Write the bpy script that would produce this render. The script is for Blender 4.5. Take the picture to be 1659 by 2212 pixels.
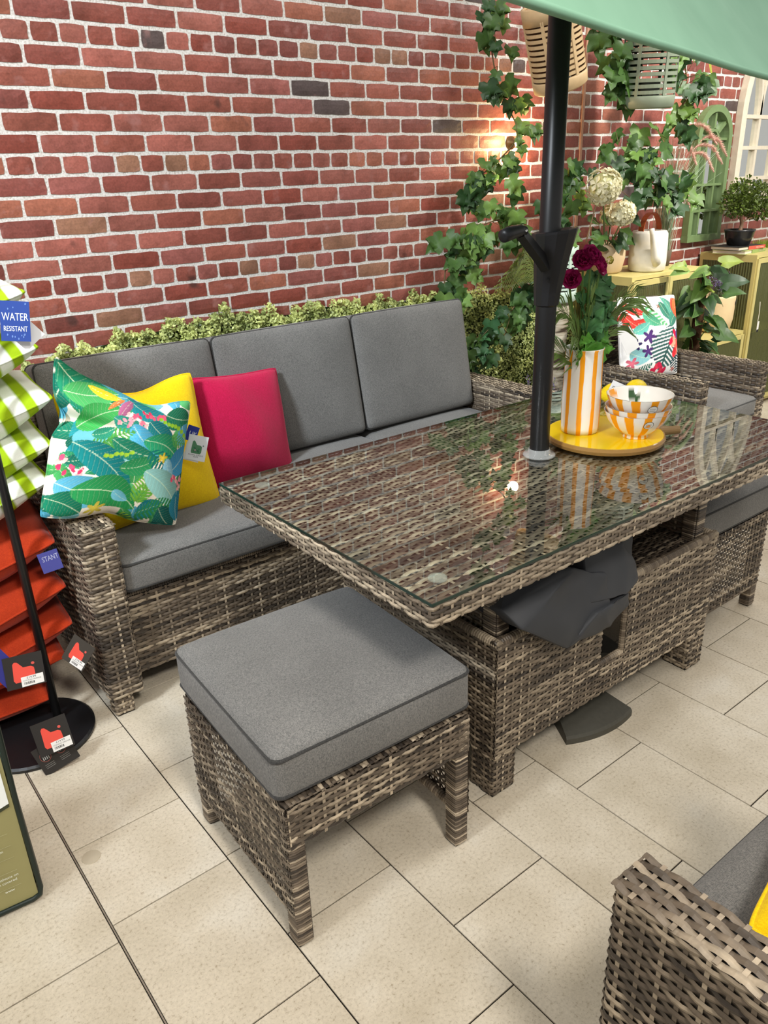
import bpy, bmesh, math, random
import numpy as np
from mathutils import Vector, Matrix, Euler
random.seed(7); RNG = np.random.default_rng(7)
for o in list(bpy.data.objects): bpy.data.objects.remove(o)
scene = bpy.context.scene; COL = scene.collection
PI = math.pi
# ---------------- camera
cd = bpy.data.cameras.new('camera'); cam = bpy.data.objects.new('camera', cd); COL.objects.link(cam)
cd.sensor_fit = 'VERTICAL'; cd.sensor_height = 36.0; cd.lens = 1698.95/2212*36.0; cd.clip_start = .02
_yaw, _pit, _rol = 0.651353, 0.403869, -0.034034
_f = Vector((math.sin(_yaw)*math.cos(_pit), math.cos(_yaw)*math.cos(_pit), -math.sin(_pit)))
_r = Vector((math.cos(_yaw), -math.sin(_yaw), 0)); _u = _r.cross(_f)
_c, _s = math.cos(_rol), math.sin(_rol)
_r2 = _c*_r+_s*_u; _u2 = -_s*_r+_c*_u
m = Matrix((_r2, _u2, -_f)).transposed().to_4x4(); m.translation = (0.42837, -3.40480, 1.51213)
cam.matrix_world = m
scene.camera = cam
scene.view_settings.view_transform = 'Standard'; scene.view_settings.look = 'None'
scene.view_settings.gamma = 1.0; scene.view_settings.use_curve_mapping = False
scene.view_settings.exposure = 0.0
# ---------------- ambient light of the shop and its ceiling lights
w = bpy.data.worlds.new('world'); scene.world = w; w.use_nodes = True
w.node_tree.nodes['Background'].inputs[0].default_value = (1.0, .965, .91, 1)
w.node_tree.nodes['Background'].inputs[1].default_value = 0.55
def area(name, loc, target, size, power, col, sizey=None, spread=180):
    l = bpy.data.lights.new(name, 'AREA'); l.energy = power; l.color = col; l.size = size
    l.spread = math.radians(spread)
    if sizey: l.shape = 'RECTANGLE'; l.size_y = sizey
    o = bpy.data.objects.new(name, l); COL.objects.link(o); o.location = loc
    d = Vector(target)-Vector(loc); o.rotation_euler = d.to_track_quat('-Z', 'Y').to_euler()
    return o
area('ceiling_panel_light', (0.1, -2.9, 3.3), (0.1, -2.9, 0), 1.2, 15, (1, .95, .88))
area('ceiling_panel_light', (3.4, -3.3, 3.3), (3.4, -3.3, 0), 1.2, 18, (1, .95, .88))
area('ceiling_panel_light', (5.6, -2.0, 3.3), (5.5, -1.8, 0), 1.2, 24, (1, .97, .91))
area('wall_wash_light', (1.6, -1.35, 3.25), (1.6, -.45, 1.3), 2.6, 15, (1, .97, .94), .2)
area('wall_wash_light', (4.8, -1.55, 3.25), (4.8, -.5, 1.2), 2.2, 17, (1, .97, .92), .2)
area('track_spot_light', (-1.2, -2.4, 3.2), (1.9, -0.9, 0.9), .45, 24, (.86, .93, 1.0), spread=60)
area('track_spot_light', (4.6, -3.2, 3.2), (4.6, -0.6, 1.2), .3, 22, (1, .97, .9), spread=70)
area('track_spot_light', (0.7, -4.4, 3.2), (1.0, -2.0, 0.2), .5, 16, (1, .94, .86), spread=80)
# ---------------- mesh helpers
class MB:
    def __init__(s): s.v = []; s.f = []; s.c = []; s.n = 0
    def add(s, v, f, col=(1, 1, 1)):
        v = np.asarray(v, float).reshape(-1, 3); c = np.asarray(col, float)
        if c.ndim == 1: c = np.tile(c[:3], (len(v), 1))
        s.v.append(v); s.c.append(c); n = s.n
        if isinstance(f, np.ndarray): s.f += (f+n).tolist()
        else: s.f += [[i+n for i in q] for q in f]
        s.n += len(v); return s
    def box(s, x0, x1, y0, y1, z0, z1, col=(1, 1, 1)):
        v = [(x, y, z) for z in (z0, z1) for y in (y0, y1) for x in (x0, x1)]
        return s.add(v, [(0, 2, 3, 1), (4, 5, 7, 6), (0, 1, 5, 4), (2, 6, 7, 3), (0, 4, 6, 2), (1, 3, 7, 5)], col)
    def obox(s, c, ax, ay, az, col=(1, 1, 1)):          # oriented box: centre, three half-axis vectors
        c, ax, ay, az = map(np.asarray, (c, ax, ay, az))
        v = [c+i*ax+j*ay+k*az for k in (-1, 1) for j in (-1, 1) for i in (-1, 1)]
        return s.add(v, [(0, 2, 3, 1), (4, 5, 7, 6), (0, 1, 5, 4), (2, 6, 7, 3), (0, 4, 6, 2), (1, 3, 7, 5)], col)
    def tube(s, pts, r, n=8, col=(1, 1, 1), cap=True, closed=False):
        P = np.asarray(pts, float); m = len(P); R = np.full(m, r) if np.isscalar(r) else np.asarray(r, float)
        if closed: T = np.roll(P, -1, 0)-np.roll(P, 1, 0)
        else: T = np.gradient(P, axis=0)
        T /= np.linalg.norm(T, axis=1)[:, None]+1e-12
        up = np.array([0, 0, 1.]) if abs(T[0][2]) < .9 else np.array([1., 0, 0])
        a = np.arange(n)*2*PI/n; V = []
        x = np.cross(up, T[0]); x /= np.linalg.norm(x)
        for i in range(m):
            x = x-T[i]*(x@T[i]); x /= np.linalg.norm(x)+1e-12; y = np.cross(T[i], x)
            V.append(P[i]+R[i]*(np.cos(a)[:, None]*x+np.sin(a)[:, None]*y))
        V = np.concatenate(V); F = []
        for i in range(m if closed else m-1):
            i2 = (i+1) % m
            for k in range(n): F.append((i*n+k, i*n+(k+1) % n, i2*n+(k+1) % n, i2*n+k))
        if cap and not closed: F.append(tuple(range(n-1, -1, -1))); F.append(tuple((m-1)*n+k for k in range(n)))
        c = np.asarray(col, float)
        if c.ndim == 2 and len(c) == m: c = np.repeat(c, n, 0)
        return s.add(V, F, c)
    def lathe(s, prof, n=32, c=(0, 0, 0), col=(1, 1, 1), a0=0, M=None):
        pr = np.asarray(prof, float); a = a0+np.arange(n)*2*PI/n; V = []
        for r, z in pr: V.append(np.stack([r*np.cos(a), r*np.sin(a), np.full(n, z)], 1))
        V = np.concatenate(V)
        if M is not None: V = V@np.asarray(M)[:3, :3].T+np.asarray(M)[:3, 3]
        V = V+np.asarray(c, float); F = []
        for i in range(len(pr)-1):
            for k in range(n): F.append((i*n+k, i*n+(k+1) % n, (i+1)*n+(k+1) % n, (i+1)*n+k))
        if pr[0][0] > 1e-5: F.append(tuple(range(n-1, -1, -1)))
        if pr[-1][0] > 1e-5 and len(pr) > 1: F.append(tuple((len(pr)-1)*n+k for k in range(n)))
        cc = np.asarray(col, float)
        if cc.ndim == 2 and len(cc) == len(pr): cc = np.repeat(cc, n, 0)
        return s.add(V, F, cc)
    def grid(s, P, col=(1, 1, 1), flip=False):
        P = np.asarray(P); a, b = P.shape[:2]; i = np.arange(a*b).reshape(a, b)
        q = np.stack([i[:-1, :-1], i[:-1, 1:], i[1:, 1:], i[1:, :-1]], -1).reshape(-1, 4)
        if flip: q = q[:, ::-1]
        c = np.asarray(col, float)
        if c.ndim == 3: c = c.reshape(-1, 3)
        return s.add(P.reshape(-1, 3), q, c)
    def build(s, name, mat, parent=None, smooth=False, kind=None, loc=None, rot=None):
        me = s.mesh(name, smooth); return ob(name, me, mat, parent, kind, loc, rot)
    def mesh(s, name, smooth=False):
        me = bpy.data.meshes.new(name); v = np.concatenate(s.v)
        me.from_pydata(v.tolist(), [], s.f)
        at = me.color_attributes.new('col', 'FLOAT_COLOR', 'POINT')
        c = np.ones((len(v), 4), np.float32); c[:, :3] = np.concatenate(s.c)
        at.data.foreach_set('color', c.ravel())
        if smooth: me.shade_smooth()
        me.update(); return me
def ob(name, me, mat=None, parent=None, kind=None, loc=None, rot=None):
    o = bpy.data.objects.new(name, me); COL.objects.link(o)
    if mat is not None and (not me.materials): me.materials.append(mat)
    if parent is not None: o.parent = parent
    if kind: o['kind'] = kind
    if loc is not None: o.location = loc
    if rot is not None: o.rotation_euler = rot
    return o
def tag(o, label, cat, group=None):
    o['label'] = label; o['category'] = cat
    if group: o['group'] = group
    return o
def thing(name, label, cat, loc=(0, 0, 0), rz=0, group=None, rot=None):
    o = bpy.data.objects.new(name, None); COL.objects.link(o); o.empty_display_size = .05
    o.location = loc; o.rotation_euler = rot if rot is not None else (0, 0, rz)
    return tag(o, label, cat, group)
def dup(root, label, loc, rz, group=None):
    r = root.copy(); COL.objects.link(r); r.location = loc; r.rotation_euler = (0, 0, rz); r['label'] = label
    if group: r['group'] = group
    for ch in list(root.children):
        c = ch.copy(); COL.objects.link(c); c.parent = r
        for g in list(ch.children):
            d = g.copy(); COL.objects.link(d); d.parent = c
    return r
# ---------------- material helpers
def lin(r, g, b): 
    f = lambda c: c/12.92 if c <= .04045 else ((c+.055)/1.055)**2.4
    return (f(r/255), f(g/255), f(b/255))
class NT:
    def __init__(s, name):
        s.m = bpy.data.materials.new(name); s.m.use_nodes = True; s.t = s.m.node_tree; s.b = s.t.nodes['Principled BSDF']
    def n(s, typ, **kw):
        x = s.t.nodes.new(typ)
        for k, v in kw.items():
            if k in ('inputs',):
                for a, b in v.items(): x.inputs[a].default_value = b
            else: setattr(x, k, v)
        return x
    def l(s, a, b): s.t.links.new(a, b)
    def noise(s, scale, detail=3, vec=None, rough=.5, sc=None):
        x = s.n('ShaderNodeTexNoise'); x.inputs['Scale'].default_value = scale; x.inputs['Detail'].default_value = detail; x.inputs['Roughness'].default_value = rough
        if vec is not None: s.l(vec, x.inputs['Vector'])
        return x.outputs['Fac']
    def coord(s, which='Object', sc=None):
        c = s.n('ShaderNodeTexCoord').outputs[which]
        if sc:
            mp = s.n('ShaderNodeMapping'); mp.inputs['Scale'].default_value = sc; s.l(c, mp.inputs['Vector']); c = mp.outputs['Vector']
        return c
    def ramp(s, fac, stops):
        x = s.n('ShaderNodeValToRGB'); e = x.color_ramp.elements
        while len(e) < len(stops): e.new(.5)
        for i, (p, c) in enumerate(stops): e[i].position = p; e[i].color = (*c, 1) if len(c) == 3 else c
        s.l(fac, x.inputs[0]); return x.outputs[0]
    def mix(s, fac, a, b, mode='MIX'):
        x = s.n('ShaderNodeMix', data_type='RGBA', blend_type=mode)
        for sock, v in ((x.inputs[0], fac), (x.inputs[6], a), (x.inputs[7], b)):
            if isinstance(v, bpy.types.NodeSocket): s.l(v, sock)
            elif isinstance(v, (int, float)): sock.default_value = v
            else: sock.default_value = (*v, 1)
        return x.outputs[2]
    def math(s, op, a, b=0.0):
        x = s.n('ShaderNodeMath', operation=op)
        for i, v in enumerate((a, b)):
            if isinstance(v, bpy.types.NodeSocket): s.l(v, x.inputs[i])
            else: x.inputs[i].default_value = v
        return x.outputs[0]
    def bump(s, h, strength=.3, dist=.002):
        x = s.n('ShaderNodeBump'); x.inputs['Strength'].default_value = strength; x.inputs['Distance'].default_value = dist
        s.l(h, x.inputs['Height']); s.l(x.outputs[0], s.b.inputs['Normal'])
    def set(s, col=None, rough=.5, spec=.5, metal=0, **kw):
        if col is not None:
            if isinstance(col, bpy.types.NodeSocket): s.l(col, s.b.inputs['Base Color'])
            else: s.b.inputs['Base Color'].default_value = (*col, 1)
        if isinstance(rough, bpy.types.NodeSocket): s.l(rough, s.b.inputs['Roughness'])
        else: s.b.inputs['Roughness'].default_value = rough
        s.b.inputs['Specular IOR Level'].default_value = spec; s.b.inputs['Metallic'].default_value = metal
        for k, v in kw.items(): s.b.inputs[k].default_value = v
        return s.m
def plain(name, col, rough=.5, spec=.5, metal=0, var=.12, scale=30, bump=0, **kw):
    t = NT(name); v = t.coord('Object'); f = t.noise(scale, 4, v)
    lo = tuple(c*(1-var) for c in col); hi = tuple(min(1, c*(1+var)) for c in col)
    c = t.ramp(f, [(.3, lo), (.7, hi)])
    if bump: t.bump(f, bump, .002)
    return t.set(c, rough, spec, metal, **kw)
def colattr(name, rough=.5, spec=.5, var=.15, scale=60, bump=0, objcol=False, sc=None, bscale=None, **kw):
    t = NT(name); a = t.n('ShaderNodeAttribute', attribute_name='col').outputs['Color']
    v = t.coord('Object', sc); f = t.noise(scale, 4, v)
    if objcol:
        oi = t.n('ShaderNodeObjectInfo').outputs['Color']; a = t.mix(1.0, a, oi, 'MULTIPLY')
    g = t.ramp(f, [(.3, (1-var,)*3), (.7, (1+var,)*3)]); c = t.mix(1.0, a, g, 'MULTIPLY')
    if bump: t.bump(t.noise(bscale or scale, 3, v), bump, .001)
    return t.set(c, rough, spec, **kw)
M = {}
M['wicker'] = colattr('rattan_strand', .42, .45, .22, 55, .25, bscale=900)
M['print'] = colattr('printed_cotton', .85, .15, .05, 500, .15, bscale=1400)
M['paint'] = colattr('painted_surface', .45, .4, .05, 20)
M['gloss'] = colattr('glazed_ceramic', .10, .5, .03, 15)
M['card'] = colattr('printed_card', .5, .3, .03, 15)
M['leaf'] = None
def mk_fabric(name, lo, hi, scale=900, rough=.9, bump=.2):
    t = NT(name); v = t.coord('Object'); v1 = t.coord('Object', (1, .22, .22)); v2 = t.coord('Object', (.22, 1, 1))
    a = t.noise(scale, 2, v1); b = t.noise(scale, 2, v2); f = t.math('MULTIPLY', t.math('ADD', a, b), .5)
    big = t.noise(5, 3, v)
    c = t.ramp(f, [(.38, lo), (.62, hi)]); c = t.mix(1.0, c, t.ramp(big, [(.3, (.88,)*3), (.7, (1.1,)*3)]), 'MULTIPLY')
    t.bump(f, bump, .0006); return t.set(c, rough, .2, **{'Sheen Weight': .15})
M['grey_fabric'] = mk_fabric('grey_melange_fabric', lin(88, 88, 87), lin(130, 128, 124))
M['piping'] = mk_fabric('grey_piping', lin(40, 40, 40), lin(70, 69, 67))
M['yellow'] = mk_fabric('yellow_fabric', lin(236, 190, 0), lin(250, 214, 10), 700, .85, .1)
M['magenta'] = mk_fabric('magenta_fabric', lin(170, 8, 58), lin(196, 18, 76), 700, .85, .1)
M['orange'] = mk_fabric('orange_fabric', lin(158, 42, 8), lin(180, 54, 14), 700, .85, .1)
M['darkcloth'] = plain('dark_cover_fabric', lin(62, 64, 68), .6, .35, var=.1, scale=8)
M['black'] = plain('black_powder_coat', lin(22, 22, 24), .38, .5, var=.1, scale=200)
M['blackplastic'] = plain('black_plastic', lin(26, 26, 29), .42, .45, var=.1, scale=150)
M['chrome'] = plain('chrome', (.8, .8, .8), .12, .5, 1.0, var=.02)
M['darkback'] = plain('dark_backing', lin(34, 30, 27), .8, .2)
M['foot'] = plain('black_foot', lin(20, 20, 20), .6, .3)
M['taupeplastic'] = plain('grey_parasol_base', lin(74, 72, 64), .55, .35, var=.08, scale=90)
# clear glass sheet (thin): fresnel mix of clear transmission and mirror reflection
t = NT('clear_glass'); t.t.nodes.remove(t.b); out = t.t.nodes['Material Output']
tr = t.n('ShaderNodeBsdfTransparent'); tr.inputs[0].default_value = (.90, .95, .92, 1)
gl = t.n('ShaderNodeBsdfGlossy'); gl.inputs['Roughness'].default_value = .0
lw = t.n('ShaderNodeLayerWeight'); lw.inputs['Blend'].default_value = .5
fr = t.math('ADD', t.math('MULTIPLY', t.math('POWER', lw.outputs['Facing'], 3.4), .86), .10)
mx = t.n('ShaderNodeMixShader'); t.l(fr, mx.inputs[0]); t.l(tr.outputs[0], mx.inputs[1]); t.l(gl.outputs[0], mx.inputs[2]); t.l(mx.outputs[0], out.inputs[0])
M['glass'] = t.m
t = NT('glass_edge'); M['glassedge'] = t.set((.01, .03, .022), .1, .5)
M['mirror'] = plain('mirror_glass', (.82, .85, .84), .02, .5, 1.0, var=.01)
def text_mesh(mb, s, origin, ux, uy, size, col, align='LEFT', off=None):
    cu = bpy.data.curves.new('txt', 'FONT'); cu.body = s; cu.size = size; cu.align_x = align; cu.resolution_u = 2
    o = bpy.data.objects.new('txt', cu); COL.objects.link(o)
    dg = bpy.context.evaluated_depsgraph_get(); me = o.evaluated_get(dg).to_mesh()
    v = np.array([x.co for x in me.vertices]).reshape(-1, 3); f = [list(q.vertices) for q in me.polygons]
    o.evaluated_get(dg).to_mesh_clear(); bpy.data.objects.remove(o); bpy.data.curves.remove(cu)
    if len(v) == 0: return
    origin, ux, uy = map(lambda a: np.asarray(a, float), (origin, ux, uy))
    mb.add(origin+v[:, :1]*ux+v[:, 1:2]*uy, f, col)
# ---------------- floor: tiles over dark joints
t = NT('stone_tile'); v = t.n('ShaderNodeTexCoord').outputs['Object']; oi = t.n('ShaderNodeObjectInfo')
ad = t.n('ShaderNodeVectorMath', operation='ADD'); cx = t.n('ShaderNodeCombineXYZ'); t.l(t.math('MULTIPLY', oi.outputs['Random'], 37.0), cx.inputs[0]); t.l(v, ad.inputs[0]); t.l(cx.outputs[0], ad.inputs[1]); v = ad.outputs[0]
n1 = t.noise(5, 4, v); n2 = t.noise(130, 5, v, .7); n3 = t.noise(330, 2, v)
c = t.ramp(n1, [(.3, lin(196, 184, 162)), (.55, lin(212, 201, 181)), (.75, lin(222, 214, 198))])
c = t.mix(1.0, c, t.ramp(n2, [(.30, (.60, .55, .48)), (.44, (.95,)*3), (.62, (1.06,)*3)]), 'MULTIPLY')
c = t.mix(1.0, c, t.ramp(n3, [(.26, (.55, .5, .45)), (.34, (1, 1, 1))]), 'MULTIPLY')
t.bump(n2, .35, .0015); M['tile'] = t.set(c, .5, .35)
M['joint'] = plain('dark_joint', lin(20, 17, 15), .9, .2)
TY = 0.0109345
mb = MB(); mb.box(-3, 9.5, -6.5, -.40, -.06, -.004, (1, 1, 1))
floor = mb.build('floor', M['joint']); floor['kind'] = 'structure'; floor['label'] = 'pale stone-look tiled shop floor with thin dark joints'
US = [-.50, -.21, .08, .37, .66, .95, 1.24, 1.53, 1.775, 2.06, 2.35, 2.64, 2.93, 3.22, 3.51, 3.80, 4.09, 4.38, 4.67, 4.96, 5.25, 5.54, 5.83]
VS = {.37: [-1.623, -2.08, -2.53, -2.98], .66: [-1.368, -1.761, -2.031, -2.425, -2.82], .95: [-1.24, -1.632, -2.02, -2.30, -2.695], 1.24: [-2.125, -2.518, -2.91], 1.53: [-2.283, -2.738], 1.775: [-2.035, -2.427, -2.85], 2.06: [-1.84, -2.296, -2.753], 2.35: [-2.06, -2.514, -2.97], 2.64: [-1.83, -2.285, -2.74], 2.93: [-2.06, -2.51]}
tcache = {}
def tile(w_, d_):
    k = (round(w_, 3), round(d_, 3))
    if k not in tcache:
        a, b, e = w_/2, d_/2, .0007
        P = [(-a, -b, -.005), (a, -b, -.005), (a, b, -.005), (-a, b, -.005), (-a, -b, -e), (a, -b, -e), (a, b, -e), (-a, b, -e), (-a+e, -b+e, 0), (a-e, -b+e, 0), (a-e, b-e, 0), (-a+e, b-e, 0)]
        F = [(8, 9, 10, 11)]+[(i, (i+1) % 4, 4+(i+1) % 4, 4+i) for i in range(4)]+[(4+i, 4+(i+1) % 4, 8+(i+1) % 4, 8+i) for i in range(4)]
        tcache[k] = MB().add(P, F).mesh('tile')
    return tcache[k]
ct, st_ = math.cos(TY), math.sin(TY)
nt = 0
for i in range(len(US)-1):
    u0, u1 = US[i]+(.0032 if US[i] == .66 else .0017), US[i+1]-(.0032 if US[i+1] == .66 else .0017)
    vs = VS.get(US[i])
    if vs is None: 
        o_ = -(.13+.23*(i % 2)+.05*(i % 3)); vs = [o_-1.6, o_-2.05]
    vs = sorted(vs); 
    while vs[0] > -3.9: vs.insert(0, vs[0]-.394 if US[i] < 1.5 else vs[0]-.455)
    while vs[-1] < -.9: vs.append(vs[-1]+(.394 if US[i] < 1.5 else .455))
    vs.append(-.46)
    for a, b in zip(vs[:-1], vs[1:]):
        if b-a < .05: continue
        uc, vc = (u0+u1)/2, (a+b)/2
        o = ob('tile', tile(u1-u0, b-a-.0034), M['tile'], floor, loc=(uc*ct-vc*st_, uc*st_+vc*ct, 0), rot=(0, 0, TY)); nt += 1
# metal joint strip and a round clear floor sticker
mb = MB(); mb.box(.6585, .6615, -4, -.46, -.002, .0006)
o = mb.build('trim_1', plain('strip', lin(150, 138, 124), .4, .5, .3), rot=(0, 0, TY)); o['kind'] = 'structure'; o['label'] = 'thin dark metal strip set between floor tiles'
o = MB().lathe([(.0001, .0016), (.020, .0016), (.022, .0014), (.0225, .0002)], 32).build('floor_sticker', plain('sticker', lin(186, 174, 152), .35, .4, var=.06), loc=(.714, -1.80, 0))
tag(o, 'small round translucent sticker stuck on the floor tile', 'sticker')
# ---------------- wall with a printed brick mural, its bricks modelled in low relief
YW = -.45; BC = .06509; BL = .18305; Z0 = 2.0025
t = NT('brick_face'); a = t.n('ShaderNodeAttribute', attribute_name='col').outputs['Color']; oi = t.n('ShaderNodeObjectInfo')
base = t.mix(1.0, a, oi.outputs['Color'], 'MULTIPLY'); v = t.n('ShaderNodeNewGeometry').outputs['Position']
n1 = t.noise(9, 4, v, .6); n2 = t.noise(160, 4, v); n3 = t.noise(13, 3, v, .55); n4 = t.noise(7.3, 2, v)
c = t.mix(1.0, base, t.ramp(n1, [(.3, (.72, .70, .68)), (.5, (1, 1, 1)), (.72, (1.2, 1.22, 1.25))]), 'MULTIPLY')
c = t.mix(1.0, c, t.ramp(n2, [(.3, (.80,)*3), (.7, (1.12,)*3)]), 'MULTIPLY')
c = t.mix(t.ramp(n3, [(.60, (0, 0, 0)), (.74, (.5,)*3)]), c, lin(172, 122, 116))
c = t.mix(t.ramp(n4, [(.70, (0, 0, 0)), (.76, (.75,)*3)]), c, lin(62, 42, 38))
t.bump(n2, .25, .002); M['brick'] = t.set(c, .42, .4)
t = NT('mortar'); v = t.n('ShaderNodeNewGeometry').outputs['Position']; n = t.noise(140, 4, v)
c = t.ramp(n, [(.3, lin(180, 172, 162)), (.5, lin(214, 210, 204)), (.7, lin(228, 226, 222))]); t.bump(n, .6, .003); M['mortar'] = t.set(c, .7, .3)
mb = MB(); mb.box(-1.2, 9.3, YW, YW+.1, 0, 3.2)
wall = mb.build('wall_back', M['mortar']); wall['kind'] = 'structure'; wall['label'] = 'wall mural printed with red bricks and pale mortar joints, built in low relief'
def brick_variant(w_, h_, rng):
    nx, nz = (7, 4) if w_ > .1 else (5, 4); mb = MB()
    X = np.linspace(-w_/2, w_/2, nx); Z = np.linspace(-h_/2, h_/2, nz); P = np.zeros((nz, nx, 3))
    for j in range(nz):
        for i in range(nx):
            e = (i in (0, nx-1)) or (j in (0, nz-1)); corner = (i in (0, nx-1)) and (j in (0, nz-1))
            P[j, i] = (X[i]+rng.normal(0, .0008), -.0035+(0.0016 if e else 0)+rng.normal(0, .0003), Z[j]+rng.normal(0, .0008))
            if corner: P[j, i, 0] -= np.sign(X[i])*.002; P[j, i, 2] -= np.sign(Z[j])*.002
    mb.grid(P); rim = [(0, i) for i in range(nx)]+[(j, nx-1) for j in range(1, nz)]+[(nz-1, i) for i in range(nx-2, -1, -1)]+[(j, 0) for j in range(nz-2, 0, -1)]
    R = np.array([P[a] for a in rim]); B = R.copy(); B[:, 1] = .001; k = len(R)
    mb.add(np.concatenate([R, B]), [(i, k+i, k+(i+1) % k, (i+1) % k) for i in range(k)])
    return mb
r_ = np.random.default_rng(3)
VAR = {1: [brick_variant(BL-.0105, BC-.0120, r_) for _ in range(8)], 0: [brick_variant(BL/2-.0105, BC-.0120, r_) for _ in range(8)]}
VM = {k: [b.mesh('brick') for b in l] for k, l in VAR.items()}
PH = {-2: .485, -1: .071, 0: .591, 1: .122, 2: .524, 3: .074, 4: .529, 5: .121, 6: .92, 7: .123, 8: .624, 9: .124, 10: .672, 11: .096, 12: .748, 13: .071, 14: .567}
palette = [lin(146, 82, 68), lin(140, 76, 64), lin(152, 90, 78), lin(134, 72, 62), lin(156, 94, 74), lin(128, 70, 62), lin(148, 86, 78), lin(158, 92, 80), lin(140, 80, 70), lin(136, 68, 56)]
cand = []
Cw = m.translation; Rw = m.to_3x3().transposed()
def proj(P):
    d = Rw@(Vector(P)-Cw); return (829.5+1698.95*d.x/-d.z, 1106-1698.95*d.y/-d.z, -d.z) if d.z < -.05 else (-999, -999, 99)
for k in range(-19, 28):
    hd = (k % 6 == 0); L_ = BL/2 if hd else BL; ph = PH.get(k, .1 if k % 2 else .57)*L_
    zc = Z0-(k+.5)*BC
    x = math.floor(-.9/L_)*L_+ph
    while x < 9.1:
        xc = x+L_/2; pr = proj((xc, YW, zc)); inv = 0 <= pr[0] <= 1659 and 0 <= pr[1] <= 2212
        hid = zc < .93 and xc < 4.1
        cand.append((0 if (inv and not hid) else 1, pr[2] if inv else 99, xc, zc, 0 if hd else 1)); x += L_
cand.sort(); rest = MB()
for i, (a, b, xc, zc, s) in enumerate(cand):
    if zc < .60 and xc < 3.9: continue
    vi = random.randrange(8); col = random.choice(palette); q = random.random()
    if q < .018: col = lin(84, 70, 68)
    elif q < .05: col = lin(146, 104, 82)
    g = random.uniform(.88, 1.12); col = tuple(min(1, c*g) for c in col)
    if i < 300:
        o = ob('brick', VM[s][vi], M['brick'], wall, loc=(xc, YW, zc)); o.color = (*col, 1)
    else:
        src = VAR[s][vi]; V = np.concatenate(src.v)+np.array((xc, YW, zc)); rest.add(V, src.f, col)
rest.build('brick_field', M['brick'], wall, kind='stuff')
mb = MB(); mb.box(4.052, 4.068, YW-.010, YW, .5, 3.2); o = mb.build('trim_2', plain('beige_trim', lin(176, 132, 108), .5, .4)); o['kind'] = 'structure'; o['label'] = 'thin beige vertical strip where two brick mural panels meet'
# ---------------- rattan weaving: real strands over and under upright stakes
WD, WM, WL = np.array(lin(56, 49, 43)), np.array(lin(112, 99, 84)), np.array(lin(190, 174, 150))
def smooth_noise(rng, n, step, wl, L):
    k = int(L/wl)+3; y = rng.random(k); x = np.arange(n)*step/wl; i = np.minimum(x.astype(int), k-2); f = x-i; f = f*f*(3-2*f)
    return y[i]*(1-f)+y[i+1]*f
def strand_col(rng, n, step, L, tone):
    a = smooth_noise(rng, n, step, .20, L)*.85+rng.random()*.6-.28+tone
    a = np.clip(a, 0, 1)[:, None]
    c = np.where(a < .5, WD+(WM-WD)*(a*2), WM+(WL-WM)*((a-.5)*2))
    return c
def weave(mb, fn, S, T, pitch=.0094, stake=.027, amp=.0020, sw=.0097, seed=0, stakes=True, closed=False, tone=0, long=1):
    """fn(s,t)->(pos,normal,tdir) with arrays; strands run along s, stakes along t"""
    rng = np.random.default_rng(seed); ns = max(3, int(round(S/(stake/4)))+1); s = np.linspace(0, S, ns); step = S/(ns-1)
    rows = max(1, int(round(T/pitch))); pt = T/rows
    for j in range(rows):
        tc = (j+.5)*pt; ph = (j % 2)*PI
        off = amp*np.clip(1.5*np.cos(PI*s/stake+ph), -1, 1) if amp else np.zeros(ns)
        wv = .0006*np.sin(PI*s/stake+ph+1.3)
        hw = sw/2*(pt/pitch); P = []
        for e, h in ((-1, -.0013), (0, .0004), (1, -.0013)):
            p, n = fn(s, np.clip(tc+e*hw+wv, 0, T)); P.append(p+n*(off+h)[:, None])
        P = np.stack(P, 0); c = strand_col(rng, ns, step, S, tone)
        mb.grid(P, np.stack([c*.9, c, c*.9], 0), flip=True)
    if stakes:
        ks = int(S/stake)+1; tt = np.array([0, T*.33, T*.67, T]); 
        for k in range(ks):
            sc = k*stake+.0001
            if sc > S: break
            a, na = fn(np.full(4, max(0, sc-.0035)), tt); b, nb = fn(np.full(4, min(S, sc+.0035)), tt)
            c = strand_col(rng, 4, T/3, T, tone+.1); mb.grid(np.stack([a, b], 0), np.stack([c, c], 0))
def plane_fn(O, U, V):
    O, U, V = map(lambda a: np.asarray(a, float), (O, U, V)); N = np.cross(U, V); N /= np.linalg.norm(N)
    return lambda s, t: (O+np.asarray(s)[:, None]*U+np.broadcast_to(np.asarray(t), np.asarray(s).shape)[:, None]*V, np.broadcast_to(N, (len(s), 3)))
def path_fn(pts, z0, zdir=1):
    """pts: list of (x,y) polyline (already rounded); outward normal to the right of travel"""
    P = np.asarray(pts, float); d = np.diff(P, axis=0); l = np.linalg.norm(d, axis=1); cs = np.concatenate([[0], np.cumsum(l)])
    T = np.gradient(P, axis=0); T /= np.linalg.norm(T, axis=1)[:, None]; Nn = np.stack([T[:, 1], -T[:, 0]], 1)
    def fn(s, t):
        x = np.interp(s, cs, P[:, 0]); y = np.interp(s, cs, P[:, 1]); nx = np.interp(s, cs, Nn[:, 0]); ny = np.interp(s, cs, Nn[:, 1])
        return np.stack([x, y, np.broadcast_to(z0+np.asarray(t), x.shape)], 1), np.stack([nx, ny, 0*nx], 1)
    return fn, cs[-1]
def rrect(x0, x1, y0, y1, r, seg=4, closed=True):
    pts = []
    for cx_, cy_, a in ((x1-r, y0+r, -PI/2), (x1-r, y1-r, 0), (x0+r, y1-r, PI/2), (x0+r, y0+r, PI)):
        for k in range(seg+1): pts.append((cx_+r*math.cos(a+k*PI/2/seg), cy_+r*math.sin(a+k*PI/2/seg)))
    if closed: pts.append(pts[0])
    return pts
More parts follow.
